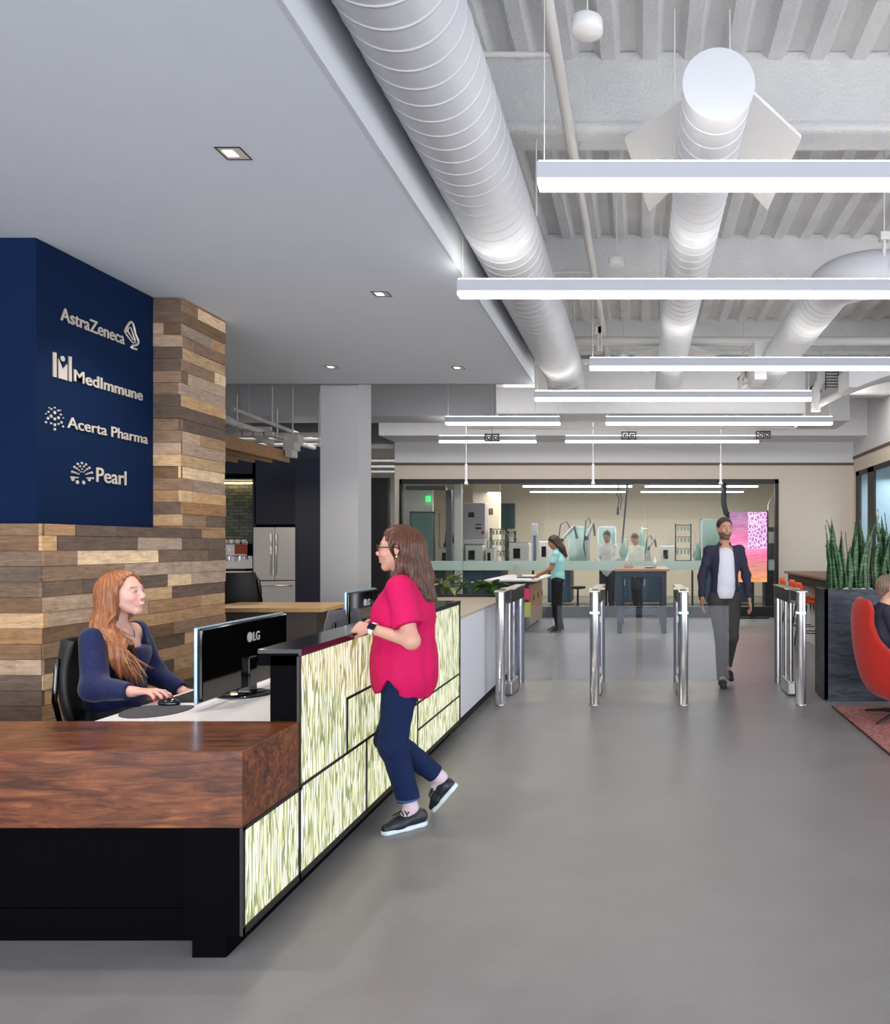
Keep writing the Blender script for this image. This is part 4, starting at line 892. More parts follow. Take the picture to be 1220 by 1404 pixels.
def machine(px0, px1, pyt, Y, kind, lb, zb_=HBN):
    x0, x1 = S(px0, Y), S(px1, Y); zt2 = Zp(pyt, Y); wdt = x1-x0; h = zt2-zb_; cx = (x0+x1)/2
    t = thing('lab_instrument' if kind not in ('arm', 'rack', 'tank') else {'arm': 'robot_arm', 'rack': 'tube_rack', 'tank': 'glass_chamber'}[kind], lb, 'lab instrument', (cx, Y, zb_), group='lab instruments')
    a = wdt/2; r_ = random.Random(px0)
    if kind == 'box':
        part('lower_case', MB().box(-a, a, -.22, .22, 0, h*.45, bev=.015), MACH, t); part('upper_case', MB().box(-a*.92, a*.92, -.16, .22, h*.45, h, bev=.015), LAV, t)
        part('display', MB().box(-a*.5, -.0, -.168, -.16, h*.78, h*.86), BLACKG, t); part('door_window', MB().box(-a*.8, a*.8, -.228, -.22, h*.08, h*.38), TEAL, t)
        part('vent_slot', MB().box(a*.1, a*.6, -.168, -.16, h*.6, h*.63).box(a*.1, a*.6, -.168, -.16, h*.66, h*.68), BLACKM, t); part('knob', MB().tube([(a*.75, -.16, h*.55), (a*.75, -.19, h*.55)], .035, 16), pm('red_knob', (120, 40, 50), .4), t)
    elif kind == 'tank':
        part('frame', MB().box(-a, -a+.03, -.25, -.22, 0, h).box(a-.03, a, -.25, -.22, 0, h).box(-a, a, -.25, -.22, h-.03, h).box(-a, a, -.25, .25, 0, .03).box(-a, a, .22, .25, h-.03, h).box(-a, -a+.03, .22, .25, 0, h).box(a-.03, a, .22, .25, 0, h), STEEL, t)
        part('glass_front', MB().box(-a+.03, a-.03, -.24, -.232, .03, h-.03), TEAL, t); part('top_panel', MB().box(-a+.02, a-.02, -.22, .22, h-.015, h), MACHG, t)
        mb = MB()
        for k in range(5): q = -a+.1+k*(2*a-.2)/4; mb.tube([(q, r_.uniform(-.1, .1), .03), (q, 0, h*r_.uniform(.4, .85))], r_.uniform(.015, .05), 12)
        part('inner_vessels', mb, STEEL, t)
    elif kind == 'arm':
        part('base', MB().lathe([(.09, 0), (.09, .06), (.06, .10)], (0, 0, 0), 20), BLACKM, t); part('lower_arm', MB().tube([(0, 0, .08), (-a*.3, 0, h*.6)], [.05, .04], 14), MACHG, t)
        part('joint', MB().tube([(-a*.3, -.06, h*.6), (-a*.3, .06, h*.6)], .055, 16), BLACKM, t); part('upper_arm', MB().tube([(-a*.3, 0, h*.6), (a*.7, 0, h*.92)], [.04, .03], 14), MACHG, t)
        part('gripper', MB().tube([(a*.7, 0, h*.92), (a*.9, 0, h*.7)], .025, 10).box(a*.8, a*1.0, -.04, .04, h*.64, h*.7), BLACKM, t)
        part('cable', MB().tube([(-a*.1, .05, .1), (-a*.7, .05, h*.4), (-a*.4, .05, h*.95), (a*.1, .04, h*1.02), (a*.5, .03, h*.8)], .014, 8), BLACKM, t)
    elif kind == 'rack':
        mb = MB()
        for s in (-1, 1): mb.box(s*a-.012, s*a+.012, -.1, -.08, 0, h).box(s*a-.012, s*a+.012, .08, .1, 0, h)
        part('frame', mb, BLACKM, t)
        for k in range(4): part('shelf', MB().box(-a, a, -.1, .1, h*(.15+k*.27), h*(.15+k*.27)+.015), BLACKM, t)
        mb = MB()
        for k in range(4):
            for j in range(4): mb.tube([(-a+.06+j*(2*a-.12)/3, 0, h*(.03+k*.27)), (-a+.06+j*(2*a-.12)/3, 0, h*(.13+k*.27))], .024, 10)
        part('cartridges', mb, pm('cartridge', (150, 190, 186), .4), t)
        part('tubing', MB().tube([(a, -.1, h*.9), (a+.12, -.1, h*.7), (a+.05, -.1, h*.4), (a+.14, -.1, 0)], .008, 6).tube([(-a, -.1, h*.8), (-a-.1, -.1, h*.5), (-a-.02, -.1, h*.1)], .008, 6), MACHG, t)
    elif kind == 'tower':
        part('column', MB().box(-a*.5, a*.5, -.05, .05, 0, h, bev=.006), pm('blue_column', (70, 110, 160), .35, metal=.4), t); part('head', MB().box(-a, a, -.08, .06, h*.72, h, bev=.01), MACHG, t); part('foot', MB().box(-a*1.4, a*1.4, -.12, .12, 0, .03), BLACKM, t)
    elif kind == 'low':
        part('case', MB().box(-a, a, -.2, .2, 0, h, bev=.02), MACH, t); part('display', MB().box(-a*.6, a*.1, -.21, -.2, h*.4, h*.8), BLACKG, t); part('lid', MB().box(-a*.9, a*.9, -.18, .18, h, h+.02), MACHG, t)
    elif kind == 'stir':
        part('body', MB().box(-a, a, -.15, .15, 0, h*.3, bev=.01), MACHG, t); part('flask', MB().lathe([(.08, h*.3), (.13, h*.5), (.04, h*.8), (.04, h)], (0, 0, 0), 20), TEAL, t); part('support_rod', MB().tube([(a*.8, .1, h*.3), (a*.8, .1, h*1.1)], .01, 8).tube([(a*.8, .1, h*.95), (0, 0, h*.95)], .008, 8), STEEL, t)
for args in ((566, 600, 702, 18.7, 'tank', 'glass-doored instrument behind the head of the woman in pink'), (636, 668, 690, 18.8, 'box', 'tall lavender grey instrument left of the robot rig'), (673, 694, 724, 18.9, 'rack', 'black rack beside the tall lavender instrument'),
             (603, 632, 752, 18.6, 'low', 'low white instrument in front of the lab post'), (700, 727, 745, 18.9, 'low', 'beige instrument left of the blue tower'), (729, 737, 718, 20.0, 'tower', 'slim blue tower left of the woman in mint'),
             (758, 792, 716, 19.85, 'arm', 'grey robot arm behind the head of the woman in mint'), (780, 808, 722, 20.4, 'tank', 'teal glass chamber right of the woman in mint'), (797, 816, 711, 19.85, 'arm', 'robot arm with looped hose left of the man in white'),
             (820, 845, 722, 20.5, 'tank', 'teal glass chamber behind the man in white'), (868, 890, 722, 20.0, 'stir', 'stirrer with flask behind the woman in white'), (926, 947, 718, 20.0, 'rack', 'tall rack of cartridges right of the white coats'),
             (905, 924, 748, 20.0, 'low', 'low instrument between the white coats and the rack'), (960, 990, 712, 20.0, 'tank', 'pale teal cabinet behind the head of the walking man'), (740, 758, 742, 20.0, 'low', 'low white instrument right of the blue tower')):
    machine(*args)
for args in ((696, 706, 728, 19.0, 'rack', 'narrow rack between the tall instrument and the blue tower'), (640, 664, 748, 18.45, 'low', 'low instrument in front of the tall lavender one'), (606, 622, 726, 19.0, 'arm', 'small arm rig behind the lab post'),
             (668, 680, 752, 18.5, 'low', 'small white module beside the black rack'), (848, 862, 738, 20.1, 'stir', 'stirred flask between the two white coats'), (882, 900, 735, 20.2, 'arm', 'small robot arm right of the woman in white'),
             (950, 962, 745, 20.1, 'stir', 'stirred flask right of the cartridge rack'), (752, 764, 745, 20.4, 'box', 'white instrument on the far bench near the blue tower')):
    machine(*args)
# far lab items
solo('lab_door_window', MB().box(S(680, 23.2), S(704, 23.2), 23.3, 23.49, Zp(724, 23.2), Zp(690, 23.2)).box(S(681, 23), S(692, 23), 22.98, 23.0, 2.0, Zp(692, 23.2)), pm('deep_teal', (16, 60, 66), .4), 'dark teal door window on the far lab wall', 'cabinet')  # solid box on the wall, standing in for a door window
for (px, lb) in ((663, 'left red frame on the lab pillar'), (673, 'right red frame on the lab pillar')):
    Y = 20.6; t = thing('wall_frame', lb, 'frame', tuple(W(px, 701, 20.585)), group='red wall frames'); part('border', MB().box(-.05, .05, -.01, .012, -.075, .075), pm('dark_red', (110, 30, 34), .5), t); part('picture', MB().box(-.03, .03, -.014, -.01, -.05, .05), pm('green_pic', (80, 100, 70), .5), t)
struct('lab_pillar', MB().box(S(648, 20.6), S(684, 20.6), 20.6, 20.9, 0, 3.55), pm('cream_lab_wall', (212, 196, 176), .8))
struct('lab_post', MB().box(S(623, 17.0), S(632, 17.0), 17.0, 17.15, 0, 3.55), pm('pale_post', (196, 196, 196), .5))
t = thing('display_stand', 'magenta and orange glowing display panel at the right end of the lab window', 'display', (S(1026, 16.2), 16.2, 0), world=True)
def m_disp():
    t = NT('magenta_display'); co = t.coord((1, 1, 1)); s = t.n('ShaderNodeSeparateXYZ'); t.l(co, s.inputs[0]); mr = t.n('ShaderNodeMapRange'); mr.inputs['From Min'].default_value = .75; mr.inputs['From Max'].default_value = 2.25; t.l(s.outputs['Z'], mr.inputs['Value'])
    c = t.ramp(mr.outputs[0], [(0, lin((214, 150, 60))), (.22, lin((190, 110, 90))), (.36, lin((210, 60, 110))), (.50, lin((255, 120, 170))), (.55, lin((220, 40, 120))), (.72, lin((150, 40, 110))), (1, lin((90, 50, 110)))])
    n = t.noise(t.coord((1, 1, 5)), 4, 4, .6, 1); c = t.mix(.15, c, t.ramp(n, [(.4, lin((120, 20, 80))), (.6, lin((255, 190, 220)))]))
    t.base((.05, .02, .04)); t.l(c, t.b.inputs['Emission Color']); t.b.inputs['Emission Strength'].default_value = .85; t.set(.2); return t.m
def m_disp2():
    t = NT('lattice_display'); v = t.n('ShaderNodeTexVoronoi'); v.feature = 'DISTANCE_TO_EDGE'; v.inputs['Scale'].default_value = 17; t.l(t.coord((1, 1, .7)), v.inputs['Vector'])
    c = t.ramp(v.outputs['Distance'], [(0, lin((250, 240, 250))), (.06, lin((220, 160, 210))), (.2, lin((150, 80, 150)))]); t.base((.05, .02, .05)); t.l(c, t.b.inputs['Emission Color']); t.b.inputs['Emission Strength'].default_value = .8; t.set(.2); return t.m
Yd = 16.2
part('poster_screen', MB().box(S(1000, Yd), S(1025, Yd), Yd-.03, Yd, Zp(798, Yd), Zp(702, Yd)).box(S(1025, Yd), S(1051, Yd), Yd-.03, Yd, Zp(798, Yd), Zp(752, Yd)), m_disp(), t)
part('lattice_panel', MB().box(S(1025, Yd), S(1051, Yd), Yd-.032, Yd, Zp(752, Yd), Zp(702, Yd)), m_disp2(), t)
part('stand_frame', MB().box(S(1051, Yd), S(1053, Yd), Yd-.04, Yd+.03, Zp(798, Yd), Zp(700, Yd)).box(S(1000, Yd), S(1053, Yd), Yd, Yd+.02, Zp(798, Yd), Zp(702, Yd)).box(S(1028, Yd), S(1034, Yd), Yd+.02, Yd+.08, .03, 1.4).box(S(1010, Yd), S(1053, Yd), Yd-.1, Yd+.15, 0, .03), BLACKM, t)
t = thing('service_tower', 'dark equipment tower behind the magenta display', 'equipment', (S(1056, 17.2), 17.2, 0), world=True)
part('cabinet', MB().box(S(1048, 17.2), S(1064, 17.2), 17.1, 17.5, 0, 1.9), DARKST, t); part('white_module', MB().box(S(1053, 17.1), S(1061, 17.1), 17.05, 17.1, 1.55, 1.8).box(S(1053, 17.1), S(1061, 17.1), 17.05, 17.1, 1.0, 1.2), MACH, t); part('conduit', MB().tube([(S(1053, 17.2), 17.15, 1.9), (S(1053, 17.2), 17.15, 2.4), (S(1060, 17.2), 17.15, 2.6), (S(1060, 17.2), 17.15, 3.5)], .02, 8), STEEL, t)
solo('extraction_hose', MB().tube([Vector((S(992, 16.9), 16.9, 3.54)), W(992, 664, 16.9), W(992, 690, 16.9), W(995, 703, 16.9), W(1004, 712, 16.9)], .06, 14), pm('hose_blue', (30, 44, 62), .5), 'thick dark extraction hose hanging above the walking man', 'hose')
t = thing('cable_reel_drop', 'blue pendant cable with grip hanging inside the lab', 'cable', tuple(W(847, 700, 18.5)))
part('cable', MB().tube([(0, 0, 0), (.03, 0, .25), (-.03, 0, .42), (.02, 0, .55), (.02, 0, 1.22)], .010, 8).tube([(.05, 0, .02), (.09, 0, .25), (.03, 0, .5)], .008, 8), BLACKM, t); part('grip', MB().tube([(0, 0, -.1), (0, 0, .08)], [.035, .02], 12), pm('grip_blue', (40, 70, 150), .4), t)
solo('slanted_pole', MB().tube([Vector((S(861, 18.6), 18.6, 3.54)), W(860, 664, 18.6), W(853, 745, 18.6)], .022, 10), pm('pole_blue', (44, 60, 100), .4), 'dark slanted pole between the two people in white coats', 'pole')
solo('lab_stool', MB().lathe([(.26, 0), (.26, .02), (.03, .06), (.02, .5), (.18, .52), (.18, .57)], (S(792, 18.0), 18.0, 0), 20), BLACKM, 'black lab stool seen low through the glass right of the woman in mint', 'stool')
t = thing('exit_sign', 'small green lit sign in the left part of the lab', 'sign', tuple(W(587, 684, 19.4))); part('sign_box', MB().box(-.06, .06, -.02, .02, -.07, .07), em('exit_green', (60, 210, 120), 1.2), t); part('sign_rod', MB().tube([(0, 0, .07), (0, 0, 3.5-Zp(684, 19.4))], .006, 6), PIPE, t)
t = thing('door_closer_arm', 'pale ceiling hoist rail in the left part of the lab', 'rail', tuple(W(585, 664, 18.0)))
part('rail', MB().tube([(-.0, 0, 0), (.42, .0, -.12)], .035, 10).tube([(.05, 0, 0), (.05, 0, .65)], .01, 6), MACH, t); part('end_cap', MB().tube([(-.05, 0, -.02), (.04, 0, -.02)], .05, 14).tube([(.38, 0, -.14), (.46, 0, -.14)], .05, 14), MACH, t)
struct('lab_door', MB().box(S(611, 17.3), S(619, 17.3), 17.3, 17.38, 0, Zp(672, 17.3)).box(S(556, 17.3), S(611, 17.3), 17.3, 17.38, Zp(672, 17.3), Zp(666, 17.3)), pm('grey_door_frame', (96, 104, 112), .4))
for (x, y) in ((-2.5, 20), (1.5, 20)): area('lab_ceiling_glow', (x, y, 2.9), (0, 0, 0), 3, 2.5, 90, (1, .95, .88))
area('cafe_glow', (-6.5, 11.5, 2.65), (0, 0, 0), 2, 2, 40, (1, .85, .68))
# ---------------------------------------------------------------- people: smooth blended bodies
class SDF:
    def __init__(s, lo, hi, h):
        s.lo = np.array(lo, dtype=np.float32); s.h = h; s.n = np.ceil((np.array(hi)-np.array(lo))/h).astype(int)+1
        s.f = np.full(tuple(s.n), .25, dtype=np.float32); s.ax = [s.lo[i]+h*np.arange(s.n[i], dtype=np.float32) for i in range(3)]
    def sub(s, lo, hi):
        i0 = np.clip(np.floor((np.array(lo)-s.lo)/s.h).astype(int), 0, s.n); i1 = np.clip(np.ceil((np.array(hi)-s.lo)/s.h).astype(int)+1, 0, s.n)
        if np.any(i1 <= i0): return None
        sl = tuple(slice(a, b) for a, b in zip(i0, i1))
        return sl, s.ax[0][sl[0]][:, None, None], s.ax[1][sl[1]][None, :, None], s.ax[2][sl[2]][None, None, :]
    def comb(s, sl, d, k, op):
        f = s.f[sl]
        if op == 'sub': d = -d; hh = np.maximum(k-np.abs(f-d), 0)/max(k, 1e-6); s.f[sl] = np.maximum(f, d)+hh*hh*k*.25
        else: hh = np.maximum(k-np.abs(f-d), 0)/max(k, 1e-6); s.f[sl] = np.minimum(f, d)-hh*hh*k*.25
    def cap(s, a, b, ra, rb=None, k=.02, op='add'):
        rb = ra if rb is None else rb; a = np.array(a, dtype=np.float32); b = np.array(b, dtype=np.float32); m = max(ra, rb)+k+2*s.h+.01
        r = s.sub(np.minimum(a, b)-m, np.maximum(a, b)+m)
        if r is None: return s
        sl, X, Y, Z = r; ab = b-a; L = float(ab @ ab)+1e-12
        t = np.clip(((X-a[0])*ab[0]+(Y-a[1])*ab[1]+(Z-a[2])*ab[2])/L, 0, 1)
        d = np.sqrt((X-a[0]-t*ab[0])**2+(Y-a[1]-t*ab[1])**2+(Z-a[2]-t*ab[2])**2)-(ra+(rb-ra)*t)
        s.comb(sl, d, k, op); return s
    def ell(s, c, r, k=.02, R=None, op='add'):
        c = np.array(c, dtype=np.float32); r = np.array(r, dtype=np.float32); m = float(max(r))+k+2*s.h+.01
        q = s.sub(c-m, c+m)
        if q is None: return s
        sl, X, Y, Z = q; x, y, z = X-c[0], Y-c[1], Z-c[2]
        if R is not None:
            R = np.array(R, dtype=np.float32); x, y, z = (R[0, 0]*x+R[1, 0]*y+R[2, 0]*z, R[0, 1]*x+R[1, 1]*y+R[2, 1]*z, R[0, 2]*x+R[1, 2]*y+R[2, 2]*z)
        k0 = np.sqrt((x/r[0])**2+(y/r[1])**2+(z/r[2])**2); k1 = np.sqrt((x/r[0]**2)**2+(y/r[1]**2)**2+(z/r[2]**2)**2)+1e-9
        s.comb(sl, k0*(k0-1)/k1, k, op); return s
    def cut(s, p, n, lo=None, hi=None):
        """remove everything on the side n points to (inside an optional box)"""
        n = np.array(n, dtype=np.float32); n = n/np.linalg.norm(n)
        r = s.sub(lo if lo is not None else s.lo, hi if hi is not None else s.lo+s.h*s.n)
        if r is None: return s
        sl, X, Y, Z = r; d = (X-p[0])*n[0]+(Y-p[1])*n[1]+(Z-p[2])*n[2]; s.f[sl] = np.maximum(s.f[sl], d); return s
    def join(s, o, k=.02):
        hh = np.maximum(k-np.abs(s.f-o.f), 0)/k; s.f = (np.minimum(s.f, o.f)-hh*hh*k*.25).astype(np.float32); return s
    def like(s): 
        o = SDF.__new__(SDF); o.lo, o.h, o.n, o.ax = s.lo, s.h, s.n, s.ax; o.f = np.full_like(s.f, .25); return o
    def wob(s, fn):
        X, Y, Z = s.ax[0][:, None, None], s.ax[1][None, :, None], s.ax[2][None, None, :]
        s.f += fn(X, Y, Z).astype(np.float32); return s
    def mesh(s):
        f = s.f; ins = f < 0; n = s.n
        c = np.zeros(tuple(n-1), dtype=np.int8)
        for dx in (0, 1):
            for dy in (0, 1):
                for dz in (0, 1): c += ins[dx:n[0]-1+dx, dy:n[1]-1+dy, dz:n[2]-1+dz]
        act = np.argwhere((c > 0) & (c < 8)); N = len(act)
        if N == 0: return np.zeros((0, 3)), np.zeros((0, 4), int)
        idx = np.full(tuple(n-1), -1, dtype=np.int32); idx[act[:, 0], act[:, 1], act[:, 2]] = np.arange(N)
        acc = np.zeros((N, 3)); cnt = np.zeros(N); cs = [(a, b, d) for a in (0, 1) for b in (0, 1) for d in (0, 1)]
        for p in cs:
            for ax in range(3):
                if p[ax]: continue
                q = list(p); q[ax] = 1
                fp = f[act[:, 0]+p[0], act[:, 1]+p[1], act[:, 2]+p[2]]; fq = f[act[:, 0]+q[0], act[:, 1]+q[1], act[:, 2]+q[2]]
                m = (fp < 0) != (fq < 0); t = np.where(m, fp/(fp-fq+1e-12), 0)
                pos = np.tile(np.array(p, float), (N, 1)); pos[:, ax] += t; acc[m] += pos[m]; cnt[m] += 1
        V = s.lo+s.h*(act+acc/cnt[:, None]); Q = []
        for ax in range(3):
            a1, a2 = (ax+1) % 3, (ax+2) % 3
            sl0 = [slice(None)]*3; sl1 = [slice(None)]*3; sl0[ax] = slice(0, n[ax]-1); sl1[ax] = slice(1, n[ax])
            A, B = ins[tuple(sl0)], ins[tuple(sl1)]; e = np.argwhere(A != B)
            ok = (e[:, a1] > 0) & (e[:, a2] > 0) & (e[:, a1] < n[a1]-1) & (e[:, a2] < n[a2]-1); e = e[ok]
            flip = A[e[:, 0], e[:, 1], e[:, 2]]
            def g(d1, d2):
                w_ = e.copy(); w_[:, a1] -= d1; w_[:, a2] -= d2; return idx[w_[:, 0], w_[:, 1], w_[:, 2]]
            q = np.stack([g(0, 0), g(1, 0), g(1, 1), g(0, 1)], 1); q[~flip] = q[~flip][:, ::-1]; Q.append(q)
        Q = np.concatenate(Q); Q = Q[(Q >= 0).all(1)]; return V, Q
def sdf_obj(name, sdf, mat, parent, colfn=None, base=(1, 1, 1), smooth=1):
    V, Q = sdf.mesh()
    for _ in range(smooth):      # light laplacian smoothing
        acc = np.zeros_like(V); cnt = np.zeros(len(V))
        for i in range(4):
            a, b = Q[:, i], Q[:, (i+1) % 4]; np.add.at(acc, a, V[b]); np.add.at(cnt, a, 1); np.add.at(acc, b, V[a]); np.add.at(cnt, b, 1)
        V = V*.5+.5*acc/np.maximum(cnt, 1)[:, None]
    me = bpy.data.meshes.new(name); me.vertices.add(len(V)); me.vertices.foreach_set('co', V.astype(np.float32).ravel())
    me.loops.add(len(Q)*4); me.loops.foreach_set('vertex_index', Q.astype(np.int32).ravel()); me.polygons.add(len(Q))
    me.polygons.foreach_set('loop_start', np.arange(0, len(Q)*4, 4, dtype=np.int32)); me.polygons.foreach_set('loop_total', np.full(len(Q), 4, dtype=np.int32))
    me.update(calc_edges=True); me.validate(); me.polygons.foreach_set('use_smooth', np.ones(len(me.polygons), dtype=bool)); me.materials.append(mat)
    a = me.attributes.new('Col', 'FLOAT_COLOR', 'POINT'); buf = np.ones((len(V), 4), dtype=np.float32); buf[:, :3] = base
    if colfn: colfn(V, buf)
    a.data.foreach_set('color', buf.ravel())
    o = bpy.data.objects.new(name, me); COL.objects.link(o); o.parent = parent; return o
V3 = lambda *a: np.array(a, dtype=float)
def rotm(yaw=0, pitch=0, roll=0):
    """columns: forward, left, up of the head; pitch > 0 looks up"""
    return np.array((Matrix.Rotation(yaw, 3, 'Z') @ Matrix.Rotation(-pitch, 3, 'Y') @ Matrix.Rotation(roll, 3, 'X')))
def paint(buf, m, c): m = np.clip(m, 0, 1)[:, None]; buf[:, :3] = buf[:, :3]*(1-m)+np.array(lin(c))*m
def head(S_, c, R, s=1.0, fem=True, smile=.5):
    """c: centre of the head (mid height), R: orientation; modelled features"""
    P = lambda x, y, z: c+R @ (V3(x, y, z)*s)
    S_.ell(P(-.012, 0, .032), V3(.098, .076, .086)*s, .02*s, R); S_.ell(P(.032, 0, -.022), V3(.060, .060, .078)*s, .03*s, R)
    j = .050 if fem else .056
    for y in (-1, 1):
        S_.cap(P(.0, y*j, -.042), P(.062, y*.016, -.092), .020*s, .015*s, .025*s)
        S_.ell(P(.062, y*.034, -.020), V3(.026, .024, .022)*s, .02*s, R)
        S_.cap(P(.082, y*.010, .030), P(.070, y*.046, .032), .010*s, .009*s, .014*s)
        S_.ell(P(.092, y*.031, .010), V3(.016, .017, .010)*s, .008*s, R, 'sub')
        S_.ell(P(.0745, y*.031, .009), V3(.0145, .0145, .0145)*s, .004*s, R)
        S_.cap(P(.086, y*.018, .017), P(.080, y*.044, .015), .0042*s, .0035*s, .006*s)
        S_.ell(P(-.010, y*.079, -.002), V3(.018, .008, .030)*s, .006*s, R); S_.ell(P(-.004, y*.087, .0), V3(.010, .006, .018)*s, .005*s, R, 'sub')
        S_.ell(P(.098, y*.011, -.026), V3(.011, .009, .008)*s, .008*s, R)
    S_.ell(P(.066, 0, -.094), V3(.022, .024, .018)*s, .018*s, R)
    S_.cap(P(.086, 0, .022), P(.109, 0, -.020), .0075*s, .0105*s, .012*s)
    S_.ell(P(.078, 0, -.052), V3(.020, .030, .020)*s, .016*s, R)
    S_.cap(P(.095, -.012, -.045), P(.095, .012, -.045), .0045*s, .0045*s, .008*s); S_.cap(P(.094, -.010, -.063), P(.094, .010, -.063), .0055*s, .0055*s, .009*s)
    if smile > 0: S_.cap(P(.099, -.018, -.054), P(.099, .018, -.054), .0035*s, .0035*s, .004*s, 'sub')
def face_col(V, buf, c, R, s, lip, brow, iris, smile=.5, beard=None):
    L = ((V-c) @ R)/s; x, y, z = L[:, 0], L[:, 1], L[:, 2]; ay = np.abs(y); fr = x > .045; sm = lambda d, w=.003: np.clip(.5-d/w, 0, 1)
    paint(buf, .35*sm(np.hypot((ay-.042)/1.4, z+.022)-.018, .02)*fr, (236, 150, 140))
    if beard: paint(buf, .75*np.clip((-.035-z-.3*np.clip(x-.085, 0, 1))/.012, 0, 1)*(x > .0)*np.clip((z+.125)/.01, 0, 1)*(ay < .075), beard)
    curve = -.054+smile*.010*(ay/.022)**2
    lipm = sm(np.maximum(np.abs(z-curve)-.0105*(1-(ay/.030)**2), ay-.027))*fr; paint(buf, lipm*(x > .07), lip)
    if smile > 0: paint(buf, sm(np.maximum(np.abs(z-curve)-.0050*(1-(ay/.024)**2), ay-.020), .002)*(x > .065), (240, 236, 232))
    e = np.hypot((ay-.031)/1.45, (z-.0095))
    paint(buf, sm(e-.0090)*(x > .06), (70, 50, 44)); paint(buf, sm(e-.0068, .002)*(x > .06), (232, 228, 226)); paint(buf, sm(np.hypot(ay-.031, z-.0095)-.0062, .002)*(x > .06), iris)
    paint(buf, .85*sm(np.maximum(np.abs(z-(.033-.06*(ay-.034)**2*18))-.0036, np.abs(ay-.034)-.018))*(x > .05), brow)
def hand(S_, w, fwd, up, side, curl=(.3, .35, .4, .45), spread=.12, th=.9, s=1.0, k=.006, thumb=(0.2, .9)):
    """w wrist, fwd towards the knuckles, up = back of the hand, side=+1 thumb on the +lat side; returns fingertip positions"""
    fwd = np.array(fwd, float); fwd /= np.linalg.norm(fwd); up = np.array(up, float); up -= fwd*(up @ fwd); up /= np.linalg.norm(up); lat = np.cross(up, fwd)*side; tips = []
    w = np.array(w, float)
    for i, (o, L) in enumerate(((.030, .096), (.010, .098), (-.010, .093), (-.028, .086))):
        kn = w+fwd*L*.93*s+lat*o*s*1.0+up*(.004-abs(o)*.1)*s
        S_.cap(w+lat*o*.45*s+fwd*.008, kn, .0145*s, .0105*s, .010)
        a = -curl[i]*.55; d = fwd*math.cos(a)+up*math.sin(a); sp = lat*(1.5-i)*spread*.35; d = d+sp; d /= np.linalg.norm(d); p = kn
        for jn, (l, r) in enumerate((((.040, .0088), (.026, .0080), (.021, .0070)))):
            l *= (1.0, 1.08, 1.0, .82)[i]*s; q = p+d*l; S_.cap(p, q, r*s, r*s*.92, k); p = q
            a -= curl[i]*(1.0, .7, .5)[jn]; d = fwd*math.cos(a)+up*math.sin(a)+sp; d /= np.linalg.norm(d)
        tips.append((p, d))
    S_.cap(w+lat*.012*s, w+fwd*.035*s+lat*.034*s-up*.008*s, .016*s, .013*s, .014)
    p = w+fwd*.038*s+lat*.036*s-up*.010*s; d = fwd*math.cos(th)+lat*math.sin(th)-up*thumb[0]; d /= np.linalg.norm(d)
    for l, r in ((.034, .0105), (.027, .0092)):
        q = p+d*l*s; S_.cap(p, q, r*s, r*.9*s, k); p = q; d = d+fwd*.5; d /= np.linalg.norm(d)
    tips.append((p, d)); return tips
def limb(S_, pts, rs, k=.03):
    for i in range(len(pts)-1): S_.cap(pts[i], pts[i+1], rs[i], rs[i+1], k)
def shoe(parent, heel, toe, up, name_col, sole_col, L=None, w=.044, sneaker=True, label=None):
    """heel and toe give the sole line; up is the upper side"""
    heel = V3(*heel); toe = V3(*toe); d = toe-heel; L = np.linalg.norm(d); d /= L; up = V3(*up); up = up-d*(up @ d); up /= np.linalg.norm(up); lt = np.cross(up, d)
    lo = np.minimum(heel, toe)-.14; hi = np.maximum(heel, toe)+.16
    A = SDF(lo, hi, .004); P = lambda a, b, c: heel+d*a*L+lt*b+up*c
    A.cap(P(.13, 0, .045), P(.30, 0, .050), w*.85, w*.80, .03); A.cap(P(.30, 0, .048), P(.62, 0, .038), w*.80, w*.80, .03); A.cap(P(.60, 0, .034), P(.86, 0, .028), w*.85, w*.62, .03)
    A.cap(P(.16, 0, .060), P(.20, 0, .085), w*.76, w*.70, .02); A.cut(P(0, 0, .018), -up)
    A.cut(P(.20, 0, .090), up*1.0+d*-.15)
    o = sdf_obj('shoe', A, pm('shoe_'+'_'.join(map(str, name_col)), name_col, .45, bump=.1), parent)
    if label: o['label'] = label
    B = SDF(lo, hi, .004); B.cap(P(.15, 0, .012), P(.45, 0, .012), w*.95, w*.88, .02); B.cap(P(.45, 0, .012), P(.84, 0, .012), w*.88, w*.78, .02); B.cut(P(0, 0, 0), -up); B.cut(P(0, 0, .024), up)
    sdf_obj('sole', B, pm('sole_'+'_'.join(map(str, sole_col)), sole_col, .5), o, smooth=0)
    if sneaker:
        mb = MB()
        for i in range(5):
            a = .44+i*.058; z = .108-i*.004; mb.tube([tuple(P(a, -.030, z-.016)), tuple(P(a, -.014, z-.003)), tuple(P(a, 0, z)), tuple(P(a, .014, z-.003)), tuple(P(a, .030, z-.016))], .0034, 6)
        mb.tube([tuple(P(.43, 0, .098)), tuple(P(.47, .035, .098)), tuple(P(.54, .045, .072))], .0025, 6).tube([tuple(P(.43, 0, .098)), tuple(P(.47, -.035, .098)), tuple(P(.54, -.045, .072))], .0025, 6)
        q = mb.build('laces', BLACKM, o)
    return o
SKINM = m_attr('skin', .48, .08); 
def strands(name, parent, mat, curves, r=.003, cols=((1, 1, 1),), seed=1):
    rnd = random.Random(seed); mb = MB()
    for c in curves:
        n = len(c); mb.tube(c, [r*(.6+.6*math.sin(PI*min(1, (i+.6)/n))) if i < n-1 else r*.15 for i in range(n)], 5, col=lin(rnd.choice(cols)), caps=False)
    return part(name, mb, mat, parent)
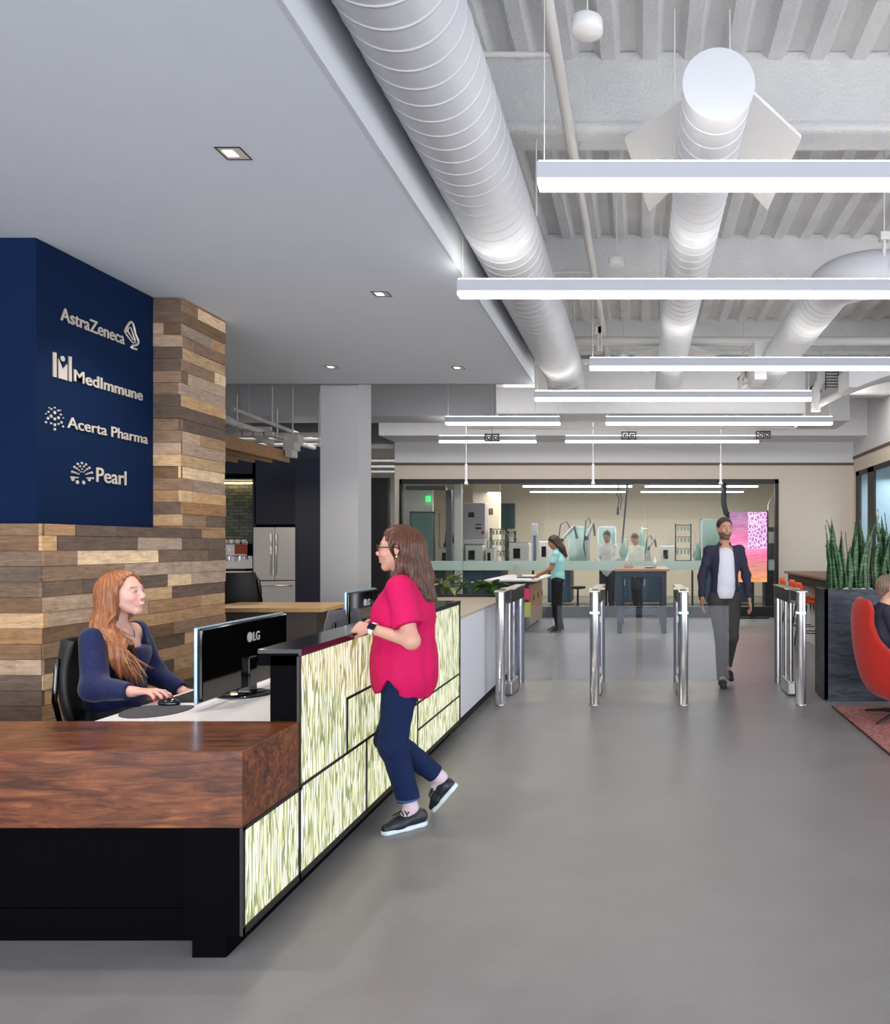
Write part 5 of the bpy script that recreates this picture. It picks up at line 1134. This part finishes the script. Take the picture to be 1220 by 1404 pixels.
# ================================================================ woman in the pink blouse
def woman_pink():
    t = thing('person', 'standing woman with long brown hair, glasses, pink blouse and jeans leaning on the desk', 'person', (-1.24, 4.15, 0), PI)
    hc = V3(.035, 0, 1.478); R = rotm(.10, .0); skin = (196, 148, 130)
    hipL, hipR = V3(-.01, .085, .86), V3(-.01, -.085, .86); kL = V3(.045, .06, .47); aL = V3(-.02, -.04, .105); kR = V3(.125, -.12, .455); aR = V3(-.125, -.245, .205)
    shL, shR = V3(-.02, .165, 1.285), V3(-.015, -.165, 1.285); eL = V3(-.105, .240, 1.025); wL = V3(.115, .195, 1.085); eR = V3(-.06, -.20, 1.0); wR = V3(.13, -.075, 1.10)
    B = SDF((-.36, -.36, .0), (.36, .36, 1.64), .0042)
    head(B, hc, R, .98); B.cap((.0, 0, 1.40), (-.015, 0, 1.30), .050, .056, .03); B.cap((.03, 0, 1.40), (.0, 0, 1.34), .035, .045, .03)
    B.cap((-.01, -.12, 1.285), (-.01, .12, 1.285), .055, .055, .04); B.ell((0, 0, 1.15), (.11, .15, .17), .05); B.ell((0, 0, .93), (.12, .16, .15), .06)
    limb(B, [shL, eL, wL], [.048, .036, .025]); limb(B, [shR, eR, wR], [.050, .041, .026])
    limb(B, [hipL, kL, aL], [.085, .055, .036]); limb(B, [hipR, kR, aR], [.085, .055, .036])
    B.ell(eL, (.034, .034, .034), .02)
    tl = hand(B, wL+V3(.01, 0, 0), (1, -.5, .02), (.2, .75, .65), 1, (.9, 1.0, 1.1, 1.2), .05, .5, .92)
    tr = hand(B, wR+V3(.008, 0, 0), (1, .42, -.12), (.1, -.35, .95), -1, (.8, .9, 1.0, 1.1), .05, .4, .92)
    B.cap(aL, aL+V3(.04, .03, -.05), .034, .03, .02); B.cap(aR, aR+V3(.03, -.01, -.05), .032, .027, .02)
    def col(V, buf):
        face_col(V, buf, hc, R, .98, (196, 96, 96), (96, 66, 52), (60, 50, 44), .8); paint(buf, (V[:, 2] < .25).astype(float), (206, 186, 196))
        for p, d in tl+tr: paint(buf, np.clip(.5-(np.linalg.norm(V-(p), axis=1)-.008)/.004, 0, 1)*.3, (236, 170, 170))
    sdf_obj('body', B, SKINM, t, col, lin(skin))
    # jeans
    J = SDF((-.3, -.34, .14), (.25, .22, 1.0), .0045)
    J.ell((-.015, 0, .87), (.120, .15, .12), .04); limb(J, [hipL, kL, aL+V3(0.005, 0.005, .02)], [.100, .070, .058], .04); limb(J, [hipR, kR, aR+V3(.035, .01, .03)], [.098, .069, .052], .04)
    J.cut(aL+V3(0, 0, .045), (-.1, 0, -1), (-.12, -.14, .05), (.12, .16, .3)); dR = (aR-kR)/np.linalg.norm(aR-kR); J.cut(aR+V3(.03, 0, .02), dR, (-.3, -.34, .1), (.0, -.16, .36)); J.cut((0, 0, .97), (0, 0, 1))
    J.wob(lambda X, Y, Z: .0022*np.sin(Z*70+Y*30+np.sin(X*40)*2)*(np.exp(-((Z-.46)/.10)**2)+.5*np.exp(-((Z-.2)/.05)**2)+.5*np.exp(-((Z-.8)/.06)**2)))
    def jc(V, buf): paint(buf, np.clip(1-np.abs(V[:, 2]-(aL[2]+.055))/.008, 0, 1)*(V[:, 0] < .2)*.8*(V[:, 1] > -.14), (84, 118, 168))
    sdf_obj('jeans', J, m_attr('denim', .8, 0, .2), t, jc, lin((17, 33, 70)))
    # blouse
    C = SDF((-.24, -.30, .70), (.26, .30, 1.42), .0045)
    C.cap((-.012, -.105, 1.275), (-.012, .105, 1.275), .075, .075, .04); C.ell((.0, 0, 1.15), (.150, .175, .17), .05); C.ell((.025, 0, 1.14), (.145, .14, .10), .05); C.ell((.005, 0, .98), (.155, .175, .25), .06); C.ell((.0, 0, .84), (.168, .205, .21), .06)
    mL = shL+(eL-shL)*.68; mR = shR+(eR-shR)*.66
    C.cap((0, 0, 1.30), (-.005, 0, 1.375), .075, .062, .02)
    X, Y, Z = C.ax[0][:, None, None], C.ax[1][None, :, None], C.ax[2][None, None, :]
    hem = .775-.045*np.abs(np.cos(np.arctan2(Y, X)))**1.0+.0*Z; hem = hem+.05*np.exp(-((X-.03)/.035)**2)-.03*(X < -.02); C.f = np.maximum(C.f, (hem-Z)).astype(np.float32)
    neck = (Z-(1.352+.045*(-X)*6)); C.f = np.maximum(C.f, np.where(np.hypot(X, Y) < .10, neck, -1)).astype(np.float32)
    C.wob(lambda X, Y, Z: .0035*np.sin(np.arctan2(Y, X+.02)*11+Z*6+np.sin(Z*9)*1.2)*np.clip((1.2-Z)*3, .15, 1)+.0025*np.sin((Z*1.0+X*.9)*55)*np.exp(-((Z-1.1)/.07)**2))
    for sh, m_, e_ in ((shL, mL, eL), (shR, mR, eR)):
        D = C.like(); d_ = (e_-sh)/np.linalg.norm(e_-sh); D.cap(sh, m_+d_*.1, .066, .078, .02); D.cut(m_+d_*.01, d_); C.join(D, .03)
    C.wob(lambda X, Y, Z: .0015*np.sin(Z*38+Y*30+X*30))
    def bc(V, buf): paint(buf, np.clip(1-np.abs(np.abs(V[:, 1]+.005)-.016)/.004, 0, 1)*(V[:, 0] > .05)*.6, (150, 6, 50))
    bl = sdf_obj('blouse', C, m_attr('pink_crepe', .75, 0, .25), t, bc, lin((190, 8, 82)))
    # hair
    H = SDF((-.22, -.17, 1.20), (.14, .17, 1.64), .0036)
    c = hc; P = lambda x, y, z: c+R @ V3(x, y, z)
    H.ell(P(-.018, 0, .040), (.108, .092, .092), .02, R); H.cap(P(-.06, 0, .0), P(-.115, .0, -.14), .085, .065, .05)
    for y in (-1, 1):
        H.cap(P(-.02, y*.058, .03), P(-.055, y*.068, -.08), .042, .045, .03); H.cap(P(-.055, y*.070, -.08), P(-.10, y*.075, -.19), .045, .034, .03); H.cap(P(-.10, y*.06, -.16), P(-.155, y*.06, -.25), .040, .018, .03)
        H.cap(P(.035, y*.048, .070), P(-.005, y*.080, .0), .022, .020, .02)
    H.cap(P(-.13, 0, -.15), P(-.165, .03, -.26), .05, .02, .03); H.cap(P(-.02, -.08, -.06), P(-.01, -.09, -.21), .02, .022, .02)
    H.ell(P(.085, 0, .0), (.087, .10, .090), .012, R, 'sub'); H.ell(P(.05, 0, -.07), (.06, .10, .06), .01, R, 'sub'); H.ell(P(-.004, .09, -.004), (.021, .03, .036), .006, R, 'sub')
    H.cap(P(-.035, .080, -.07), P(-.005, .104, -.15), .020, .022, .015); H.cap(P(-.005, .104, -.15), P(.022, .112, -.215), .022, .008, .015); H.cap(P(.0, -.07, -.08), P(.05, -.07, -.19), .02, .018, .015)
    H.wob(lambda X, Y, Z: .0028*np.sin(np.arctan2(Y, X+.03)*34+Z*14)+.002*np.sin(np.arctan2(Y, X+.03)*71-Z*22))
    def hcol(V, buf):
        a = np.arctan2(V[:, 1], V[:, 0]+.03); f = .5+.5*np.sin(a*47+V[:, 2]*16+2*np.sin(a*9)); paint(buf, f*.7, (92, 50, 30)); paint(buf, (.5+.5*np.sin(a*83+V[:, 2]*9))**3*.6, (126, 74, 44)); 
    hr = sdf_obj('hair', H, m_hair('brown_hair', (34, 16, 10), (66, 34, 20), (112, 64, 38)), t, hcol, lin((48, 25, 17)))
    cv = []; r_ = random.Random(3)
    for i in range(170):
        a = r_.uniform(-2.6, 2.6); a = math.copysign(max(abs(a), .75), a); ca, sa = math.cos(PI-a if 0 else a), math.sin(a); sx = -1
        th = r_.uniform(.2, 1.0); p = []
        ang = PI+r_.uniform(-1.45, 1.45)
        for k in range(9):
            f = k/8; z = .118*(1-f*2.6) if f < .25 else .041-(f-.25)*.42; rad = (.035+.07*math.sin(min(1, f*3)*PI/2)); p.append(tuple(P(-.02-.085*max(0, f-.25)*1.2+rad*math.cos(ang)*1.0, rad*.93*math.sin(ang)+.004*math.sin(f*9+i), z+r_.uniform(-.001, .001))))
        cv.append(p)
    strands('loose_strands', hr, m_hair('brown_hair', 0, 0, 0) if 0 else hr.data.materials[0], cv, .0032, ((44, 27, 22), (84, 52, 38), (116, 76, 54), (62, 38, 30)))
    # glasses, earring, watch, ring
    mb = MB()
    for y in (-1, 1):
        ring = [tuple(P(.103-.10*abs(y*.031+.022*math.cos(a)), y*.033+.021*math.cos(a), .008+.016*math.sin(a))) for a in [2*PI*k/20 for k in range(21)]]; mb.tube(ring, .0032, 6, caps=False); mb.tube([tuple(P(.097, y*.054, .012)), tuple(P(.0, y*.086, .014)), tuple(P(-.02, y*.086, .004))], .0036, 6)
    mb.tube([tuple(P(.102, -.012, .012)), tuple(P(.102, .012, .012))], .002, 6); part('glasses', mb, pm('tortoise_frame', (58, 24, 20), .25), t)
    part('earring', MB().ball(tuple(P(-.008, .088, -.036)), .0055).ball(tuple(P(-.008, -.088, -.036)), .0055), pm('pearl', (226, 206, 186), .25), t)
    d = (wL-eL)/np.linalg.norm(wL-eL); q = wL-d*.018; mb = MB(); u, v_, w_ = frame_of(d)
    mb.tube([tuple(q-d*.011), tuple(q+d*.011)], .0325, 20, caps=False); o = part('watch', mb, pm('watch_band', (232, 230, 232), .4), t)
    n = Vector((.05, .86, .5)).normalized(); M = Matrix.Translation(Vector(q)+n*.031) @ Matrix((tuple(Vector(d)), tuple(n.cross(Vector(d)).normalized()), tuple(n))).transposed().to_4x4()
    part('watch_face', MB().box(-.019, .019, -.016, .016, -.003, .007, M=M, bev=.003), BLACKG, o)
    part('ring', MB().tube([tuple(tl[2][0]-tl[2][1]*.04), tuple(tl[2][0]-tl[2][1]*.036)], .010, 12, caps=False), pm('gold', (200, 160, 90), .25, metal=1), t)
    shoe(t, (-.085, -.10, 0), (.105, .085, 0), (0, 0, 1), (24, 28, 40), (206, 220, 226)); shoe(t, (-.215, -.250, .150), (-.085, -.265, -.010+.012), (.78, 0, .62), (24, 28, 40), (206, 220, 226))
    return t
woman_pink()
# ================================================================ seated woman with red hair
def woman_red():
    t = thing('person', 'seated woman with very long red hair and navy sweater using a mouse', 'person', (-2.75, 4.13, 0), 0.0)
    hc = V3(.04, .0, 1.243); R = rotm(-.04, .10, .03); skin = (204, 158, 144)
    shL, shR = V3(0, .165, 1.03), V3(-.01, -.165, 1.03); eR = V3(.09, -.285, .805); wR = V3(.315, -.345, .797); eL = V3(.05, .225, .80); wL = V3(.25, .17, .705)
    B = SDF((-.26, -.46, .0), (.66, .36, 1.42), .0042)
    head(B, hc, R, .98); B.cap((.015, 0, 1.18), (-.005, 0, 1.07), .046, .054, .03); B.cap((-.0, -.12, 1.035), (-.0, .12, 1.035), .050, .050, .04)
    B.ell((.005, 0, .92), (.10, .145, .15), .05); B.ell((0, 0, .68), (.11, .15, .15), .05); B.ell((-.02, 0, .58), (.15, .17, .10), .04)
    limb(B, [shL, eL, wL], [.046, .038, .026]); limb(B, [shR, eR, wR], [.046, .038, .026])
    for y in (-1, 1): limb(B, [V3(-.02, y*.09, .58), V3(.42, y*.10, .57), V3(.40, y*.10, .12)], [.085, .06, .042]); B.cap((.40, y*.10, .07), (.53, y*.11, .04), .035, .03, .02)
    tr = hand(B, wR+V3(.01, .0, .0), (1, -.15, .05), (-.05, 0, 1), 1, (.38, .40, .42, .5), .28, .6, .98, thumb=(.35, 0))
    hand(B, wL, (1, -.2, -.1), (0, 0, 1), -1, (.4, .4, .4, .4))
    def col(V, buf):
        face_col(V, buf, hc, R, .98, (214, 104, 112), (110, 66, 44), (70, 84, 92), 1.0)
        for p, d in tr: paint(buf, np.clip(.5-(np.linalg.norm((V-(p+d*.001+V3(0, 0, .004)))/V3(1, 1, 1), axis=1)-.0088)/.002, 0, 1), (226, 18, 40))
    sdf_obj('body', B, SKINM, t, col, lin(skin))
    C = SDF((-.24, -.44, .50), (.40, .34, 1.14), .0045)
    C.cap((-.005, -.115, 1.015), (-.005, .115, 1.015), .060, .060, .04); C.ell((.01, 0, .92), (.125, .165, .15), .05); C.ell((.045, 0, .935), (.105, .14, .08), .05); C.ell((0, 0, .72), (.130, .170, .20), .05)
    limb(C, [shL, eL, wL], [.062, .060, .042], .035); limb(C, [shR, eR, wR-V3(.02, 0, 0)], [.058, .062, .042], .035)
    C.cut(wR-V3(.025, 0, 0), (1, 0, 0), (.16, -.44, .68), (.40, -.20, .9)); C.cut(wL-V3(.01, 0, 0), (1, -.2, -.3), (.2, .05, .6), (.40, .34, .8))
    X, Y, Z = C.ax[0][:, None, None], C.ax[1][None, :, None], C.ax[2][None, None, :]
    nk = np.hypot((X-.035)/.95, Y/1.18)-.118; C.f = np.maximum(C.f, np.where(Z > .965-.0*X, np.minimum(-nk, .05), -1)).astype(np.float32)
    C.wob(lambda X, Y, Z: .0022*np.sin(Z*60+np.sin(Y*30)*2+X*20)*np.exp(-((Z-.80)/.10)**2)+.0008*np.sin(X*300)*np.sin(Y*300)*np.sin(Z*300))
    sdf_obj('sweater', C, m_fabric('navy_knit', (18, 27, 68), .35, 90, .8), t)
    T = SDF((-.22, -.24, .05), (.56, .24, .72), .007); T.ell((-.02, 0, .60), (.165, .185, .11), .04)
    for y in (-1, 1): limb(T, [V3(-.02, y*.09, .58), V3(.42, y*.10, .57), V3(.40, y*.10, .14)], [.10, .076, .06])
    sdf_obj('trousers', T, pm('dark_trousers', (24, 24, 30), .8), t)
    for y in (-1, 1): shoe(t, (.36, y*.10, 0), (.58, y*.11, 0), (0, 0, 1), (20, 20, 22), (30, 30, 30), sneaker=False)
    P = lambda x, y, z: hc+R @ V3(x, y, z)
    H = SDF((-.24, -.20, .78), (.16, .20, 1.42), .0036)
    H.ell(P(-.018, 0, .040), (.106, .090, .090), .02, R); H.cap(P(-.06, 0, .0), P(-.10, .0, -.15), .078, .070, .05); H.cap(P(-.10, 0, -.15), P(-.125, .0, -.30), .070, .040, .05)
    for y in (-1, 1): H.cap(P(.03, y*.050, .065), P(-.01, y*.080, .0), .026, .024, .02); H.cap(P(-.02, y*.060, .03), P(-.045, y*.066, -.09), .042, .042, .03)
    H.cap(P(-.03, -.070, -.04), V3(.005, -.115, 1.09), .042, .044, .03); H.cap(V3(.005, -.115, 1.09), V3(.11, -.130, .98), .046, .050, .03); H.cap(V3(.11, -.130, .98), V3(.165, -.120, .88), .050, .040, .03); H.cap(V3(.13, -.13, .93), V3(.20, -.09, .815), .038, .012, .03); H.cap(V3(.10, -.16, .93), V3(.13, -.16, .84), .030, .012, .03)
    H.ell(P(.090, .0, .0), (.084, .10, .103), .012, R, 'sub'); H.ell(P(.06, .0, -.08), (.058, .075, .06), .01, R, 'sub')
    H.wob(lambda X, Y, Z: .0026*np.sin(np.arctan2(Y, X+.03)*36+Z*10)+.002*np.sin(X*190+Z*20)*(Z < 1.12))
    def hcol(V, buf):
        a = np.arctan2(V[:, 1], V[:, 0]+.03)*.6+V[:, 0]*5; f = .5+.5*np.sin(a*47+V[:, 2]*12+2*np.sin(a*9)); paint(buf, f*.7, (160, 98, 58)); paint(buf, (.5+.5*np.sin(a*91+V[:, 2]*9))**3*.6, (186, 128, 82)); paint(buf, np.clip((V[:, 2]-1.30)/.08, 0, 1)*.5, (160, 78, 36))
    hm = m_hair('red_hair', (78, 42, 24), (120, 70, 40), (166, 110, 68)); hr = sdf_obj('hair', H, hm, t, hcol, lin((118, 66, 38)))
    cv = []; r_ = random.Random(9)
    for i in range(90):
        ang = PI+r_.uniform(-1.4, 1.4); p = []
        for k in range(10):
            f = k/9; z = .118-f*.32 if f < .25 else .038-(f-.25)*.42; rad = (.035+.068*math.sin(min(1, f*3)*PI/2)); p.append(tuple(P(-.02-.06*max(0, f-.25)+rad*math.cos(ang), rad*.93*math.sin(ang), z)))
        cv.append(p)
    for i in range(110):
        u = r_.uniform(-.045, .045); v_ = r_.uniform(-.040, .040); e = r_.uniform(.80, .90); w2 = r_.uniform(-.03, .03)
        p = [P(.012+u*.4, -.070, .05), P(-.005+u*.6, -.094, -.01), P(-.02+u, -.104, -.09), V3(.01+u*.8, -.158+abs(v_)*.3, 1.09), V3(.06+u*.8, -.172+abs(v_)*.5, 1.03), V3(.12+u, -.176+abs(v_)*.6, .97), V3(.155+u*1.1+w2*.5, -.165+abs(v_)*.7, (e+.95)/2), V3(.185+u*1.2+w2, -.125+v_, e-.02)]
        cv.append([tuple(q) for q in p])
    strands('loose_strands', hr, hm, cv, .0034, ((104, 58, 34), (142, 84, 50), (176, 120, 76), (122, 70, 42), (196, 142, 98)))
    part('necklace', MB().tube([(.03, -.06, 1.085), (.075, -.035, 1.045), (.098, 0, 1.02), (.075, .035, 1.045), (.03, .06, 1.085)], .0016, 5), BLACKM, t)
    return t
woman_red()
# ================================================================ other people
def person_std(name_label, loc, rz, H, skin, hairc, top, bottom, pose, hairstyle='short', coat=False, shoes=(24, 20, 20), res=.0075, fem=False, hscale=1.0, inner=None, beard=None):
    """pose: joint dictionary for a 1.75 m figure, forward +x, left +y"""
    t = thing('person', name_label, 'person', loc, rz); s = H/1.75; J = {k: V3(*v)*s for k, v in pose.items() if k not in ('yaw', 'pitch')}
    hc = J['head']; R = rotm(pose.get('yaw', 0), pose.get('pitch', 0)); hs = .98*s*hscale
    pts = np.array([v for v in J.values()]); lo = pts.min(0)-.22; hi = pts.max(0)+.22; lo[2] = min(-.02, lo[2]+.15)
    B = SDF(lo, hi, res); head(B, hc, R, hs, fem, 0 if hairstyle == 'short' else .4); ch = J['chest']; pv = J['pelvis']; nk = J['neck']
    B.cap(hc+R @ V3(-.01, 0, -.07), nk, .052*s, .056*s, .03); w_ = .145 if not fem else .125
    B.ell(ch, V3(.11, w_, .16)*s, .05); B.ell((ch+pv)/2, V3(.10, w_*.85, .15)*s, .06); B.ell(pv, V3(.115, w_, .11)*s, .06); B.cap(J['shL'], J['shR'], .046*s, .046*s, .03)
    a1, a2, a3 = (.044, .038, .027); l1, l2, l3 = (.085, .056, .038)
    for sd in ('L', 'R'):
        limb(B, [J['sh'+sd], J['el'+sd], J['wr'+sd]], [a1*s, a2*s, a3*s]); limb(B, [J['hip'+sd], J['kn'+sd], J['an'+sd]], [l1*s, l2*s, l3*s])
        f = J['wr'+sd]-J['el'+sd]; f = f/np.linalg.norm(f); sgn = 1 if sd == 'L' else -1
        upv = V3(0, sgn, .2) if abs(f[2]) > .6 else V3(0, 0, 1)
        hand(B, J['wr'+sd], f, upv, -sgn if abs(f[2]) <= .6 else -1*sgn*1, (.3, .35, .4, .45), .1, .6, s, .006)
        B.cap(J['an'+sd], J['toe'+sd], .038*s, .028*s, .02)
    sdf_obj('body', B, SKINM, t, lambda V, buf: face_col(V, buf, hc, R, hs, (190, 116, 108), hairc, (50, 40, 34), 0 if hairstyle == 'short' else .4, beard), lin(skin))
    # top
    C = SDF(lo, hi, res); C.ell(ch+V3(0, 0, .0), V3(.142, w_+.02, .17)*s, .05); C.ell((ch+pv)/2, V3(.122, w_+.0, .18)*s, .06); C.cap(J['shL'], J['shR'], .055*s, .055*s, .04)
    if coat: C.ell(pv, V3(.15, w_+.035, .22)*s, .06)
    else: C.ell(pv+V3(0, 0, .03)*s, V3(.128, w_+.012, .12)*s, .05)
    C.cut(pv+V3(0, 0, (-.20 if coat else -.07)*s), (0, 0, -1)); slv = top[1]
    for sd in ('L', 'R'):
        D = C.like(); a_, e_, w2 = J['sh'+sd], J['el'+sd], J['wr'+sd]
        if slv == 'long': limb(D, [a_, e_, w2], [.055*s, .047*s, .038*s]); q = (w2-e_)/np.linalg.norm(w2-e_); D.cut(w2+q*.005, q)
        else: m = a_+(e_-a_)*.6; q = (e_-a_)/np.linalg.norm(e_-a_); D.cap(a_, m+q*.06, .060*s, .058*s, .03); D.cut(m, q)
        C.join(D, .03)
    C.cap(nk-V3(0, 0, .10)*s, nk+V3(.0, 0, .02)*s, .085*s, .066*s, .03)
    C.cut(nk+V3(.0, 0, .018), (.3, 0, 1), nk-V3(.12, .07, .1)*s, nk+V3(.12, .07, .2)*s)
    C.wob(lambda X, Y, Z: .003*np.sin(Z*50+np.sin(Y*25)*2+X*15))
    if inner is not None:
        D = SDF(lo, hi, res); D.ell(ch, V3(.135, .13, .175)*s, .04); D.ell((ch+pv)/2, V3(.13, .125, .2)*s, .05); D.ell(pv, V3(.135, .13, .12)*s, .05); D.cut(pv+V3(0, 0, -.045*s), (0, 0, -1)); D.cut(nk-V3(0, 0, .02), (.3, 0, 1)); D.f = np.maximum(D.f, -(D.ax[0][:, None, None]-.0)+0*D.f); sdf_obj('shirt', D, pm('shirt_'+'_'.join(map(str, inner)), inner, .8), t)
        X, Y, Z = C.ax[0][:, None, None], C.ax[1][None, :, None], C.ax[2][None, None, :]
        v = np.abs(Y-.01)-(.075+.03*np.clip(1-(Z-pv[2])/.5, 0, 1))*np.clip((nk[2]+.03-Z)/.06, .3, 1); C.f = np.maximum(C.f, np.where((X > .0) & (Z > pv[2]-.12), -v, -1)).astype(np.float32)
    sdf_obj('jacket' if inner is not None else ('lab_coat' if coat else 'top'), C, pm('cloth_'+'_'.join(map(str, top[0])), top[0], .8, bump=.1), t)
    T = SDF(lo, hi, res); T.ell(pv, V3(.122, w_+.008, .11)*s, .05)
    for sd in ('L', 'R'): limb(T, [J['hip'+sd], J['kn'+sd], J['an'+sd]], [.098*s, .072*s, .056*s], .03)
    T.cut(V3(0, 0, .05*s), (0, 0, -1)); T.cut(pv+V3(0, 0, .06*s), (0, 0, 1)) if not coat else None
    if pv[2] > .5: sdf_obj('trousers', T, pm('cloth_'+'_'.join(map(str, bottom)), bottom, .85), t)
    else: sdf_obj('trousers', T, pm('cloth_'+'_'.join(map(str, bottom)), bottom, .85), t)
    for sd in ('L', 'R'):
        d = J['toe'+sd]-J['an'+sd]; d[2] = 0; d /= np.linalg.norm(d); hl = J['an'+sd].copy(); hl[2] = J['toe'+sd][2]-.035*s+max(0, J['an'+sd][2]-.085*s)*.9; tz = J['toe'+sd][2]-.035*s
        hl = hl-d*.065*s; te = hl+d*.27*s; te[2] = max(0, tz); hl[2] = max(0, hl[2]); shoe(t, hl, te, (0, 0, 1), shoes, (14, 14, 14), sneaker=False)
    P = lambda x, y, z: hc+R @ (V3(x, y, z)*hs)
    Hh = SDF(lo, hi+V3(0, 0, .05), min(res, .0055)); Hh.ell(P(-.018, 0, .040), V3(.105, .084, .089)*hs, .015, R)
    if hairstyle == 'short': Hh.cap(P(-.07, 0, .01), P(-.07, 0, -.035), .045*hs, .04*hs, .03); Hh.ell(P(.085, 0, .0), V3(.062, .085, .075)*hs, .01, R, 'sub'); Hh.cut(P(0, 0, -.05), R @ V3(0, 0, -1)); Hh.ell(P(.02, .09, -.02), V3(.035, .03, .035)*hs, .005, R, 'sub'); Hh.ell(P(.02, -.09, -.02), V3(.035, .03, .035)*hs, .005, R, 'sub')
    elif hairstyle == 'long':
        Hh.cap(P(-.06, 0, .0), P(-.10, 0, -.16), .075*hs, .065*hs, .04); Hh.cap(P(-.10, 0, -.16), P(-.13, 0, -.32), .065*hs, .03*hs, .04); Hh.ell(P(.085, 0, -.03), V3(.062, .062, .085)*hs, .01, R, 'sub')
        for y in (-1, 1): Hh.cap(P(-.02, y*.06, .03), P(-.06, y*.06, -.10), .038*hs, .035*hs, .03)
    else:
        Hh.ell(P(-.09, 0, .02), V3(.035, .035, .035)*hs, .02, R); Hh.ell(P(.085, 0, -.02), V3(.062, .085, .085)*hs, .01, R, 'sub'); Hh.cut(P(0, 0, -.06), R @ V3(0, 0, -1))
    Hh.wob(lambda X, Y, Z: .002*np.sin(np.arctan2(Y-hc[1], X-hc[0])*30+Z*12))
    sdf_obj('hair', Hh, m_hair('hair_'+'_'.join(map(str, hairc)), tuple(v*.6 for v in hairc), hairc, tuple(min(255, v*1.3) for v in hairc)), t, None, lin(hairc))
    return t
WALK = dict(head=(.02, 0, 1.635), neck=(0, 0, 1.475), chest=(0, 0, 1.28), pelvis=(0, 0, .95), shL=(0, .160, 1.405), shR=(0, -.160, 1.405), elL=(-.02, .235, 1.14), elR=(.0, -.235, 1.14), wrL=(.03, .26, .91), wrR=(.10, -.25, .92), hipL=(0, .085, .90), hipR=(0, -.085, .90),
            knL=(.04, .07, .50), knR=(.16, -.055, .52), anL=(-.18, .055, .17), anR=(.17, -.05, .10), toeL=(-.04, .07, .055), toeR=(.31, -.06, .05), yaw=.15)
person_std('bearded man in dark jacket, white shirt and grey trousers walking between the turnstiles', (S(993, 8.55), 8.55, 0), -PI/2+.05, 1.80, (186, 138, 116), (52, 42, 38), ((38, 38, 60), 'long'), (62, 58, 58), WALK, inner=(216, 216, 226), res=.006, beard=(60, 48, 44))
DESKP = dict(head=(.07, 0, 1.625), neck=(.02, 0, 1.475), chest=(0, 0, 1.28), pelvis=(-.01, 0, .95), shL=(.01, .165, 1.40), shR=(.01, -.165, 1.40), elL=(.10, .20, 1.14), elR=(.10, -.20, 1.14), wrL=(.33, .13, 1.03), wrR=(.33, -.13, 1.03), hipL=(0, .085, .90), hipR=(0, -.085, .90),
             knL=(.02, .08, .50), knR=(.0, -.08, .50), anL=(-.03, .08, .10), anR=(-.05, -.08, .10), toeL=(.11, .09, .05), toeR=(.09, -.09, .05), yaw=0, pitch=-.35)
person_std('woman in mint top and black trousers working at the standing counter', (S(764, 13.75), 13.75, 0), PI, 1.68, (170, 112, 84), (58, 36, 30), ((160, 214, 210), 'short'), (16, 14, 18), DESKP, 'long', fem=True, res=.0075)
LABP = dict(DESKP); LABP.update(pitch=-.45, elL=(.06, .22, 1.16), elR=(.06, -.22, 1.16), wrL=(.26, .10, 1.05), wrR=(.26, -.10, 1.05))
person_std('dark-haired man in white lab coat looking down behind the glass', (S(833, 17.9), 17.9, 0), -PI/2-.2, 1.84, (170, 124, 100), (50, 50, 50), ((232, 232, 234), 'long'), (30, 34, 50), LABP, coat=True, res=.009)
person_std('woman in white lab coat with tied brown hair behind the glass', (S(873, 17.9), 17.9, 0), -PI/2-.75, 1.78, (196, 146, 122), (104, 68, 48), ((236, 234, 230), 'long'), (30, 34, 50), LABP, 'tied', coat=True, fem=True, res=.009)
SIT = dict(head=(.03, 0, 1.095), neck=(-.01, 0, .955), chest=(-.02, 0, .77), pelvis=(.0, 0, .50), shL=(-.02, .18, .90), shR=(-.02, -.18, .90), elL=(.04, .23, .65), elR=(.04, -.23, .64), wrL=(.28, .16, .62), wrR=(.28, -.16, .61), hipL=(0, .09, .47), hipR=(0, -.09, .47),
           knL=(.44, .10, .52), knR=(.44, -.10, .52), anL=(.50, .10, .13), anR=(.50, -.10, .13), toeL=(.63, .11, .055), toeR=(.63, -.11, .055), yaw=-.1, pitch=0)
person_std('seated man with short greying hair in dark quarter-zip sweater in the red armchair', (2.10, 6.72, 0), math.radians(0), 1.80, (214, 166, 142), (120, 98, 82), ((44, 46, 60), 'long'), (40, 42, 52), SIT, res=.005)
